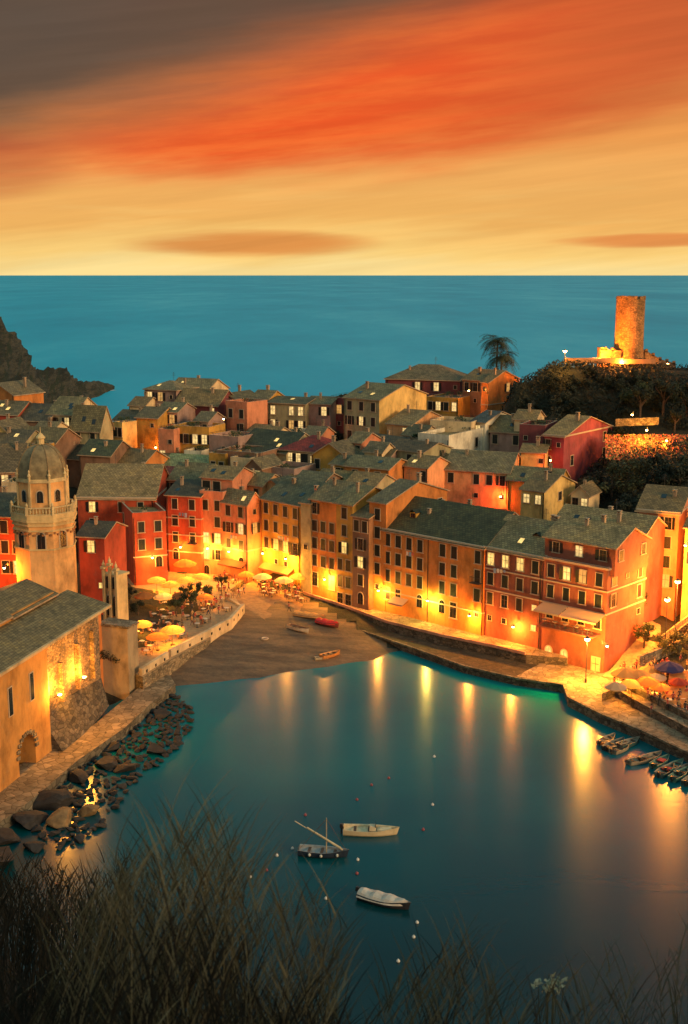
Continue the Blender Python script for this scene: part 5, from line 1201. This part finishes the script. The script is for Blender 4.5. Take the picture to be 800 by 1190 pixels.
def boat(label,p,rz,L,Wd,Hh,c1,c2,name='rowing_boat',cat='boat',group=None,seats=3,motor=False,cover=None,mesh=None,fl=0):
    o=thing(name,label,cat,tuple(p),rz,group); link('hull',mesh or hull(L,Wd,Hh,c1,c2),o)
    if cover:
        b=MB(); n=12; m=7
        pts=[[( (i/n-.5)*L*1.0, (j/(m-1)*2-1)*Wd*.53*(1-max(0,(i/n-.5)/.5)**2.2)*(.85+.15*min(1,i/n/.3)), Hh+.02+.42*Wd*.5*(1-(j/(m-1)*2-1)**2)*(.8+.25*math.sin(i*1.9))-(.22 if j in (0,m-1) else 0)) for j in range(m)] for i in range(n+1)]
        for i in range(n):
            for j in range(m-1): b.face([pts[i][j],pts[i+1][j],pts[i+1][j+1],pts[i][j+1]])
        b.build('cover',simple('boat_tarpaulin',cover,.7,.25,1.5,.5),o)
    else:
        for k in range(seats):
            b=MB(); x=(-.28+.27*k)*L; b.box((x,0,Hh*.72),(.28,Wd*.78*(1 if k<2 else .72),.05)); b.build('seat',M_wood,o)
    if motor:
        b=MB(); b.box((-L/2-.22,0,Hh+.22),(.38,.3,.42),taper=.8); b.box((-L/2-.22,0,Hh-.25),(.14,.1,.8)); b.box((-L/2-.05,0,Hh-.02),(.2,.2,.25)); b.build('outboard_motor',simple('motor_black',(.02,.02,.022),.4),o)
    return o
# three boats at anchor
p=PZ(430,969,0); o=boat('cream motorboat with open cockpit and outboard at anchor, bow to the right',p,R(-3),5.6,1.9,.62,(.62,.50,.30),(.62,.50,.30),'motor_boat',motor=True,seats=2)
b=MB(); b.box((.3,0,.72),(.7,.9,.45),taper=.8); b.build('console',plaster((.6,.5,.33)),o); b=MB(); b.box((.62,0,1.05),(.06,.85,.35)); b.build('windscreen',M_glass,o)
b=MB(); b.box((1.55,0,.64),(1.5,.9,.08),taper=.6); b.build('foredeck',plaster((.64,.52,.32)),o)
p=PZ(375,994,0); o=boat('dark blue wooden sailing boat with mast and long slanting spar at anchor',p,R(-8),4.9,1.75,.62,(.02,.03,.05),(.28,.30,.30),'sailing_boat')
b=MB(); b.tube((.4,0,.2),(.42,0,4.1),.06,.04); b.build('mast',simple('mast_wood',(.45,.36,.22)),o); b=MB(); b.tube((2.1,-.1,.75),(-2.9,.3,3.4),.075,.045); b.tube((1.9,-.14,.95),(-1.6,.14,2.85),.13,.08); b.build('spar',simple('spar_wood',(.55,.45,.26)),o)
b=MB(); b.tube((2.4,0,.75),(.42,0,4.0),.02); b.tube((-2.3,0,.6),(.42,0,4.0),.02); b.build('rigging',M_wood,o)
for k,(x,y) in enumerate(((-1.2,-.9),(0,-1.0),(1.6,-.62))): b=MB(); b.lathe((x,y,.22),[(.03,0),(.14,.1),(.14,.25),(.03,.34)],8); b.build('fender',plaster((.7,.66,.55)),o)
p=PZ(446,1050,0); boat('motorboat under a rumpled grey white tarpaulin at anchor',p,R(-27),5.0,1.75,.6,(.03,.03,.035),(.3,.3,.28),'motor_boat',motor=True,cover=(.52,.46,.38))
# moored dinghies
HM=[hull(3.9,1.5,.5,(.05,.10,.09),(.22,.20,.15)),hull(3.6,1.45,.45,(.30,.24,.16),(.30,.22,.14)),hull(4.1,1.5,.5,(.02,.03,.03),(.12,.13,.11)),hull(3.8,1.4,.5,(.10,.22,.16),(.10,.2,.15))]
g='dinghies moored along the quay'
for u,v,a,m,lab in ((706,862,62,1,'tan dinghy first in the left cluster beside the quay'),(714,868,58,2,'black hulled dinghy second in the left cluster'),(722,872,55,1,'pale tan dinghy right of the black one in the left cluster'),(731,866,50,0,'green hulled dinghy tucked right in the left cluster by the quay'),
    (745,886,35,1,'pale dinghy alone between the two clusters, lying broadside'),(757,882,48,1,'tan dinghy at the left of the right hand cluster'),(768,888,60,3,'green dinghy with red cushion in the right hand cluster'),(774,898,62,0,'dark green dinghy below the red cushion one'),
    (784,893,58,3,'second light green dinghy in the right hand cluster'),(790,903,60,3,'light green dinghy lowest in the right hand cluster'),(797,897,60,2,'black dinghy touching the right edge of the picture'),(806,908,60,0,'green dinghy half outside the picture on the right')):
    p=PZ(u,v,0); o=boat(lab,p,R(a-12),0,1.5,.5,None,None,'dinghy',group=g,mesh=HM[m],seats=0)
    for k in range(3): 
        b=MB(); b.box(((-.28+.27*k)*3.8,0,.36),(.26,1.15,.05)); b.build('seat',M_wood,o)
    if 'cushion' in lab: b=MB(); b.box((.2,0,.45),(.9,.8,.14)); b.build('cushion',plaster((.5,.05,.04)),o)
    b=MB(); b.box((-2.05,0,.55),(.3,.28,.4),taper=.8); b.box((-2.05,0,.1),(.12,.1,.8)); b.build('outboard_motor',simple('motor_black',(.02,.02,.022),.4),o)
# boats on the beach
def onb(u,v): 
    z_=1.5
    for _ in range(4): q=PZ(u,v,z_); z_=zat(q.x,q.y)
    return Vector((q.x,q.y,z_+.15))
boat('white rowing boat with red rim lying on the beach near the ramp',onb(347,733),R(-40),4.2,1.5,.5,(.6,.5,.38),(.3,.14,.07))
boat('beached boat under a bright red tarpaulin below the promenade',onb(381,727),R(-35),4.2,1.8,.5,(.2,.05,.04),(.2,.1,.1),cover=(.55,.02,.02))
boat('beached boat under an orange yellow tarpaulin by the top of the beach',onb(360,718),R(-25),5.5,1.9,.4,(.3,.2,.1),(.3,.1,.1),cover=(.55,.26,.07))
boat('orange wooden boat beached close to the waterline',onb(384,765),R(40),3.6,1.5,.45,(.5,.2,.05),(.55,.25,.08))
boat('small pale skiff beside the orange wooden boat on the sand',onb(374,770),R(20),2.2,.8,.3,(.4,.33,.22),(.4,.3,.2),seats=1)
b0_=onb(308,744); o=thing('lifebuoy','pale ring lifebuoy lying on the beach below the ramp','lifebuoy',tuple(b0_+Vector((0,0,.12)))); b=MB()
for k in range(16): 
    a0,a1=k*math.pi/8,(k+1)*math.pi/8; b.tube((.5*math.cos(a0),.5*math.sin(a0),0),(.5*math.cos(a1),.5*math.sin(a1),0),.11,n=7,cap=False)
b.build('ring',plaster((.65,.5,.35)),o)
# buoys
b=MB(); b.lathe((0,0,-.15),[(.02,0),(.2,.1),(.26,.25),(.2,.4),(.05,.5),(.05,.58)],10); BY=[b.mesh('buoy',simple('buoy_white',(.6,.6,.55),.5,.1,2,0),True)]; b=MB(); b.v=[tuple(v.co) for v in BY[0].vertices]; BY2=BY[0].copy(); BY2.materials.clear(); BY2.materials.append(simple('buoy_red',(.25,.05,.06),.5,.1,2,0))
for u,v,k,lab in ((432,913,1,'small red mooring buoy above the cream motorboat'),(415,930,1,'small red mooring buoy above left of the cream motorboat'),(340,987,0,'white buoy just left of the sailing boat'),(322,995,0,'white buoy second left of the sailing boat'),(416,1000,0,'small white buoy between sailing boat and covered boat'),(415,1016,1,'red buoy above the covered boat'),(485,1073,0,'white buoy right of the covered boat'),(481,1090,0,'white buoy below right of the covered boat'),(503,936,0,'white buoy alone right of the cream motorboat'),(492,965,1,'red buoy right of the cream motorboat'),(291,1020,0,'white buoy far left beside the reeds'),(310,1012,1,'red buoy left beside the reeds'),(379,1045,0,'white buoy below the sailing boat'),(452,905,1,'red buoy at the upper right of the cream motorboat'),(505,880,0,'white buoy in the middle of the bay'),(463,1118,0,'white buoy lowest in the bay near the grass'),(355,948,1,'red buoy above the sailing boat')):
    p=PZ(u,v,0); o=link('buoy',BY[0] if k==0 else BY2,None,tuple(p)); o.scale=(.68,)*3; tag(o,lab,'buoy',None)
# ---------------------------------------------------------------- rocks
def rock_mesh(seed):
    rn=random.Random(seed); import bmesh; bm=bmesh.new(); bmesh.ops.create_icosphere(bm,subdivisions=3,radius=1)
    pl_=[(Vector((rn.gauss(0,1),rn.gauss(0,1),rn.gauss(0,1))).normalized(),rn.uniform(.45,.85)) for _ in range(13)]
    for v in bm.verts:
        c=v.co.copy()
        for n_,dd in pl_:
            k=c.dot(n_)
            if k>dd: c-=n_*(k-dd)
        v.co=c*(1+.06*noise.noise(c*4+Vector((seed,0,0))))
    me=bpy.data.meshes.new('boulder'); bm.to_mesh(me); bm.free(); return me
M_rk=masonry('boulder_rock',(.07,.062,.055),(.04,.036,.034),2.2,.004); M_rk=simple('boulder_rock',(.024,.022,.021),.85,.5,1.4,.9); M_rky=simple('boulder_ochre',(.22,.14,.06),.85,.4,1.2,.8)
RM=[rock_mesh(i) for i in range(6)]
for m in RM: m.materials.append(M_rk)
RMy=RM[2].copy(); RMy.materials.clear(); RMy.materials.append(M_rky)
random.seed(8)
big=[(55,935,3.2,'largest dark flat boulder at the foot of the church walkway'),(103,944,1.9,'yellowish boulder half in the water'),(72,955,2.0,'broad dark boulder beside the yellowish one'),(122,888,2.2,'large grey boulder in the middle of the rock pile'),(145,893,1.8,'grey wedge boulder right of the middle of the rock pile'),(180,872,1.9,'round boulder at the water side of the rock pile'),(90,905,2.0,'angular boulder under the walkway corner'),(190,830,1.9,'boulder near the upper end of the rock pile'),(128,870,1.6,'cracked boulder right below the walkway'),(35,955,2.4,'dark boulder at the picture edge under the walkway')]
placed=[]
def put(u,v,s,lab,gr,mesh=None):
    p=PZ(u,v,.25); o=link('boulder',mesh or random.choice(RM),None,(p.x,p.y,.1+s*.12),random.random()*6.28); o.scale=(s*random.uniform(.8,1.15),s*random.uniform(.65,.95),s*random.uniform(.32,.5)); o.rotation_euler=(random.uniform(-.3,.3),random.uniform(-.3,.3),random.random()*6.28)
    tag(o,lab,'rock',gr); placed.append((p.x,p.y,s))
for u,v,s,lab in big: put(u,v,s,lab,'boulders below the church walkway',RMy if 'yellowish' in lab else None)
edge=[(22,948),(57,918),(87,891),(145,851),(175,823),(200,803)]; outer=[(70,990),(118,960),(160,905),(205,870),(222,845),(222,822)]
n_=0
for _ in range(6000):
    if n_>=250: break
    t=random.random()*4.999; i=int(t); f=t-i; s=random.random()**1.2
    a=(lerp(edge[i][0],edge[i+1][0],f),lerp(edge[i][1],edge[i+1][1],f)); c=(lerp(outer[i][0],outer[i+1][0],f),lerp(outer[i][1],outer[i+1][1],f))
    u,v=lerp(a[0],c[0],s),lerp(a[1],c[1],s); r=random.uniform(.35,.85); p=PZ(u,v,.25)
    if any((p.x-x)**2+(p.y-y)**2<(.62*(r+r2_))**2 for x,y,r2_ in placed): continue
    put(u,v,r,'dark boulder in the rock pile between walkway and water','boulders below the church walkway'); n_+=1
for u,v,s in ((10,975,2.4),(0,1000,2.6),(40,985,1.6)): put(u,v,s,'dark boulder in the rock pile between walkway and water','boulders below the church walkway')
# ---------------------------------------------------------------- awnings and terrace of the corner house
A,B=HN[f_dr][1],None
Am=PY(632.5,648,174.7); dd=Vector((math.cos(R(-43)),math.sin(R(-43)))); nn_=Vector((dd.y,-dd.x))
A2=Vector((Am.x,Am.y))
Lf=slide(A2,dd.x,dd.y,Am.z,707)
o=thing('terrace','railed restaurant terrace with long pale awning on the dark red corner house','terrace',(A2.x,A2.y,0)); org=o.location.copy()
tzv=7.0
b=MB(); c=A2+dd*(Lf*.5)+nn_*1.2; b.box((c.x,c.y,tzv-.2),(Lf*.86,2.4,.25),R(-43)); b.build('terrace_floor',plaster(DRED),o,org=org)
b=MB()
for s in range(0,13): q=A2+dd*(Lf*(.07+.86*s/12))+nn_*2.35; b.tube((q.x,q.y,tzv-.1),(q.x,q.y,tzv+1),.03,n=5)
q0,q1=A2+dd*Lf*.07+nn_*2.35,A2+dd*Lf*.93+nn_*2.35
for z in (.5,1.0): b.tube((q0.x,q0.y,tzv+z),(q1.x,q1.y,tzv+z),.04,n=5)
b.build('railing',M_metal,o,org=org)
for t0,t1,cc in ((.02,.42,(.40,.36,.28)),(.43,1.0,(.58,.46,.30))):
    b=MB(); a_,c_=A2+dd*Lf*t0,A2+dd*Lf*t1; a2_,c2_=a_+nn_*2.7,c_+nn_*2.7
    b.face([(a2_.x,a2_.y,tzv+2.2),(c2_.x,c2_.y,tzv+2.2),(c_.x,c_.y,tzv+2.95),(a_.x,a_.y,tzv+2.95)]); b.face([(a2_.x,a2_.y,tzv+1.95),(c2_.x,c2_.y,tzv+1.95),(c2_.x,c2_.y,tzv+2.2),(a2_.x,a2_.y,tzv+2.2)]); b.build('awning',canvas(cc),o,org=org)
for k in range(5):
    q=A2+dd*Lf*(.12+.17*k)+nn_*1.3; cfe=thing('cafe_table','small pale table on the awning terrace of the corner house','table',(q.x,q.y,tzv-.07),0,'tables on the awning terrace'); link('tabletop',TT,cfe); link('leg',TL,cfe)
p,r_=front(f_or,.17,.0,5.6); o=link('shop_awning',None); 
bpy.data.objects.remove(o)
for h,t,w,z,c,lab in ((f_or,.2,3.2,5.1,(.6,.45,.35),'small pale awning over a door of the long orange house'),('ochre house on the square, four rows of brown shutters and slate roof',.45,8,6.0,(.6,.3,.12),'long orange awning at the foot of the ochre house on the square'),('pink corner house on the square with bright orange side wall',.5,6,6.2,(.35,.12,.06),'dark red awning at the foot of the pink corner house')):
    p,r_=front(h,t,0.02,z); o=thing('awning',lab,'awning',p,r_); b=MB(); b.face([(-w/2,-1.6,-.5),(w/2,-1.6,-.5),(w/2,0,.3),(-w/2,0,.3)]); b.face([(-w/2,-1.6,-.75),(w/2,-1.6,-.75),(w/2,-1.6,-.5),(-w/2,-1.6,-.5)]); b.build('cloth',canvas(c),o)
    b=MB(); b.tube((-w/2,-1.6,-.5),(-w/2,0,-.1),.03,n=5); b.tube((w/2,-1.6,-.5),(w/2,0,-.1),.03,n=5); b.tube((-w/2,-1.6,-.5),(w/2,-1.6,-.5),.04,n=5); b.build('frame',M_metal,o)
# shop front lamps under the ochre and pink houses
for h,t,w,lab in (('ochre house on the square, four rows of brown shutters and slate roof',.2,900,'shop lamp at the left end of the ochre house'),('ochre house on the square, four rows of brown shutters and slate roof',.8,1500,'bright shop lamp at the right end of the ochre house'),('pink corner house on the square with bright orange side wall',.5,900,'shop lamp under the pink corner house'),('tall pink house with set back rooftop room between red house and pink corner house',.5,900,'shop lamp at the foot of the tall pink house'),('bright red house on the square with three rows of dark green windows',.5,500,'lamp at the foot of the bright red house'),('low red house with roof terrace jutting onto the square',.5,500,'lamp at the foot of the low red house')):
    p,r_=front(h,t,1.7,8.4); wall_lamp(lab,p,w*1.8,YELW,r_)
# dormers and roof lights
for u,v,Y,lab in ((625,627,180,'small lit dormer'),(555,615,190,'lit skylight dormer on the dark green roof'),(481,600,196,'dark dormer on the dark green roof')):
    p=PY(u,v,Y); root=h11 if u>600 else HN[f_or][6]; ro=[c_ for c_ in root.children if c_.name.startswith('roof')][0]; org=root.location
    b=MB(); b.box((0,1,0),(1.3,2.4,1.3)); b.face([(-.8,-.4,.6),(0,-.4,1.15),(0,2.4,1.15),(-.8,2.4,.6)],1); b.face([(0,-.4,1.15),(.8,-.4,.6),(.8,2.4,.6),(0,2.4,1.15)],1); dm_=link('dormer',b.mesh('dormer',[plaster(DRED if u>600 else OCHRE),slate(SDG)]),ro,(p.x-org.x,p.y-org.y,p.z-org.z),R(-43))
    link('pane',W['pane_lit' if u>500 else 'pane_dark'],dm_,(0,-.22,0)).scale=(.8,1,.55)
# ---------------------------------------------------------------- foreground hillside and grass
def fgz(x,y):
    z=56.35-.66*y if y<9 else 50.41-(y-9)*1.02
    z+= -.0 + noise.noise((x*.3,y*.3,5))*.35
    if x<0: z+=min(2.2,(-x)*.10)*min(1,max(0,(14-abs(y-12))/10)) 
    sx_=min(1,max(0,(-2.6-x)/3.6)); sx_=sx_*sx_*(3-2*sx_); z+=6.0*sx_*math.exp(-((y-19)/7.5)**2)
    return z
b=MB(); nx_,ny_=70,70
V_=[];Fc=[]
for j in range(ny_+1):
    y=-8+j*(70/ny_)
    for i in range(nx_+1):
        x=-38+i*(76/nx_); V_.append((x,y,fgz(x,y)))
for j in range(ny_):
    for i in range(nx_): a=j*(nx_+1)+i; Fc.append((a,a+1,a+nx_+2,a+nx_+1))
me=bpy.data.meshes.new('foreground_slope'); me.from_pydata(V_,[],Fc); me.materials.append(simple('dark_soil',(.02,.017,.01),.95,.5,2,.8)); tag(link('foreground_slope',me),kind='structure')
def env(u):
    P_=[(-40,1020),(0,1015),(60,1020),(110,1020),(150,1000),(190,975),(225,948),(270,960),(300,1010),(340,1050),(375,1035),(405,1065),(430,1120),(480,1130),(520,1100),(550,1075),(575,1120),(600,1140),(650,1130),(700,1125),(760,1110),(800,1100),(840,1100)]
    for (a,va),(c,vc) in zip(P_,P_[1:]):
        if a<=u<=c: return lerp(va,vc,(u-a)/(c-a))
    return 1150
def blades(name,n,seed,mat,label,u0,u1,ydist,wd,lo,dense=None,lean=.5,voff=0):
    rn=random.Random(seed); b=MB()
    for _ in range(n):
        u=rn.uniform(u0,u1)
        if dense and rn.random()>dense(u): continue
        y=rn.uniform(*ydist); vt=env(u)+voff+abs(rn.gauss(0,1))*lo+rn.random()*40
        tip=PY(u,vt,y); bx=tip.x-rn.gauss(.25,.25)*lean*1.2; base=Vector((bx,y+rn.uniform(-.3,.3),fgz(bx,y)-.05))
        if tip.z<base.z+.3: continue
        sd_=Vector((rn.uniform(.6,1),rn.uniform(-.4,.4),0)).normalized()*wd*rn.uniform(.5,1.3); k=4; pv=None; mid=base.lerp(tip,.55)+Vector((rn.gauss(-.05,.06),0,rn.uniform(.02,.18)))
        mi=rn.randrange(len(mat))
        for j in range(k+1):
            t_=j/k; c=base*(1-t_)**2+mid*2*t_*(1-t_)+tip*t_**2; w_=sd_*(1-t_)**.6+sd_*.08
            if pv: b.face([pv[0],pv[1],c+w_,c-w_],mi)
            pv=(c-w_,c+w_)
    return tag(b.build(name,mat),label,'grass',kind='stuff')
gm=[simple('dry_grass_straw',(.15,.13,.07),.8,.45,3,0),simple('dry_grass_olive',(.07,.07,.033),.8,.3,3,0),simple('dry_grass_dark',(.014,.013,.008),.8,.3,3,0),simple('dry_grass_brown',(.05,.036,.018),.8,.3,3,0)]
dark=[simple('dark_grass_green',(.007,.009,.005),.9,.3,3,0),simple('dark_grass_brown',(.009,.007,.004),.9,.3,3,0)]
def dens(u):
    if u<130: return .25
    if u<290: return 1
    if u<335: return .35
    if u<410: return .8
    if u<470: return .06
    if u<560: return .45
    if u<640: return .12
    return .3
def reeds(name,n,seed,mat,label,u0,u1,ydist,wd,dense,voff=0,spread=45):
    rn=random.Random(seed); b=MB()
    def strip(pts,w,mi):
        pv=None
        for i,c in enumerate(pts):
            t_=i/(len(pts)-1); w_=w*((1-t_)**.55+.05)
            if pv: b.face([pv[0],pv[1],c+w_,c-w_],mi)
            pv=(c-w_,c+w_)
    for _ in range(n):
        u=rn.uniform(u0,u1)
        if rn.random()>dense(u): continue
        y=rn.uniform(*ydist); vt=env(u)+voff+abs(rn.gauss(0,1))*spread; tip=PY(u,vt,y)
        lean=rn.gauss(.28,.3); bx=tip.x-lean; by=y+rn.uniform(-.4,.4); base=Vector((bx,by,fgz(bx,by)-.05))
        if tip.z<base.z+.4: continue
        L=(tip-base).length; mid=base.lerp(tip,.6)+Vector((-lean*.35,0,.12*L*.5)); mi=rn.randrange(len(mat))
        st=[base*(1-t_)**2+mid*2*t_*(1-t_)+tip*t_**2 for t_ in [k/6 for k in range(7)]]
        side_=Vector((1,rn.uniform(-.3,.3),0)).normalized()
        strip(st,side_*wd*rn.uniform(.6,1.2),mi)
        for k in range(rn.randint(3,8)):          # leaves leaving the stem and drooping
            t_=rn.uniform(.35,.97); c=base*(1-t_)**2+mid*2*t_*(1-t_)+tip*t_**2; sg=rn.choice((-1,1)); l=rn.uniform(.12,.42)*min(1,L)
            d_=Vector((sg*rn.uniform(.05,.35),rn.uniform(-.2,.2),rn.uniform(.7,1))).normalized(); pts=[c]
            for j in range(4): d_=(d_+Vector((sg*.07+.03,0,-.12*rn.random()))).normalized(); pts.append(pts[-1]+d_*l/4)
            strip(pts,side_*wd*rn.uniform(.5,1.1),mi)
        if rn.random()<.4:                        # feathery head
            for k in range(14):
                c=tip.lerp(mid,rn.random()*.35); q=c+Vector((rn.gauss(.0,.02),rn.gauss(0,.02),rn.uniform(.01,.06))); strip([c,q],side_*wd*.35,mi)
    return tag(b.build(name,mat),label,'grass',kind='stuff')
reeds('dry_grass',330,1,gm[:2]+[gm[3]],'tall feathery pale olive grass stalks in front of the bay',110,440,(4.4,7.5),.0032,dens,-12,60)
reeds('pale_grass',110,5,[gm[0],simple('grass_pale_tip',(.26,.22,.12),.8,.3,3,0)],'single pale stalks standing out of the grass',130,430,(4.2,6),.003,dens,-25,60)
reeds('thin_grass',260,3,gm[:3],'thin sparse grass tufts at the lower middle and right',460,840,(4.4,7),.0032,lambda u:1 if 490<u<580 else .4,0,35)
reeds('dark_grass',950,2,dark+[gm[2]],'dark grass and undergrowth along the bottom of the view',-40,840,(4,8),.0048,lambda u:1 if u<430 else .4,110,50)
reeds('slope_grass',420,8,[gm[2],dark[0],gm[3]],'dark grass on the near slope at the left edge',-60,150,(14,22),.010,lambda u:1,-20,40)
# undergrowth mass below frame
b=MB(); rn=random.Random(3)
for _ in range(26000):
    x=rn.uniform(-4.5,4.5); y=rn.uniform(3.2,12); 
    q=Vector((x,y,fgz(x,y)+rn.random()**1.5*(.7 if x<.2 else .4)*(1 if y<8 else .6))); s_=rn.uniform(.03,.09); a=Vector((rn.gauss(0,1),rn.gauss(0,1),rn.gauss(0,1))).normalized()*s_; c=a.orthogonal().normalized()*s_*.4
    b.face([q-a,q-c,q+a,q+c])
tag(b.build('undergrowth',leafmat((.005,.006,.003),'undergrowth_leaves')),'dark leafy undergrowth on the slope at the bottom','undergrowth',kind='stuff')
q=PY(642,1142,9); o=thing('flowering_plant','pale whitish leafy plant sprig at the lower right','plant',(q.x,9,fgz(q.x,9))); h=q.z-o.location.z
b=MB(); rn=random.Random(6); b2=MB()
for k in range(9):
    tipx=rn.gauss(0,.07); tz_=h+rn.gauss(0,.04); b2.tube((0,0,0),(tipx,rn.gauss(0,.03),tz_),.006,.003,5)
    for j in range(7):
        a=Vector((rn.gauss(0,1),rn.gauss(0,1),rn.gauss(0,1))).normalized()*.03; c=a.orthogonal().normalized()*.014; m_=Vector((tipx+rn.gauss(0,.02),rn.gauss(0,.02),tz_+rn.gauss(0,.02))); b.face([m_-a,m_-c,m_+a,m_+c])
b2.build('stem',gm[1],o); b.build('leaves',simple('pale_leaf',(.32,.33,.22),.7,.3,9,0),o)
# ---------------------------------------------------------------- camera and render settings
cd=bpy.data.cameras.new('camera'); cam=bpy.data.objects.new('camera',cd); C.objects.link(cam); S.camera=cam
cam.location=(0,0,H); cam.rotation_euler=(math.pi/2-T,0,0); cd.sensor_fit='HORIZONTAL'; cd.sensor_width=36; cd.lens=36*F/800; cd.clip_start=.2; cd.clip_end=200000
cd.dof.use_dof=True; cd.dof.focus_distance=150; cd.dof.aperture_fstop=7.0
S.view_settings.view_transform='Standard'; S.view_settings.look='None'; S.view_settings.exposure=.85; S.view_settings.gamma=1
cy_=S.cycles; cy_.use_denoising=True; cy_.max_bounces=5; cy_.diffuse_bounces=2; cy_.glossy_bounces=3; cy_.transmission_bounces=3; cy_.transparent_max_bounces=6; cy_.sample_clamp_indirect=4; cy_.caustics_reflective=False; cy_.caustics_refractive=False
try: cy_.denoising_input_passes='RGB_ALBEDO_NORMAL'
except Exception: pass
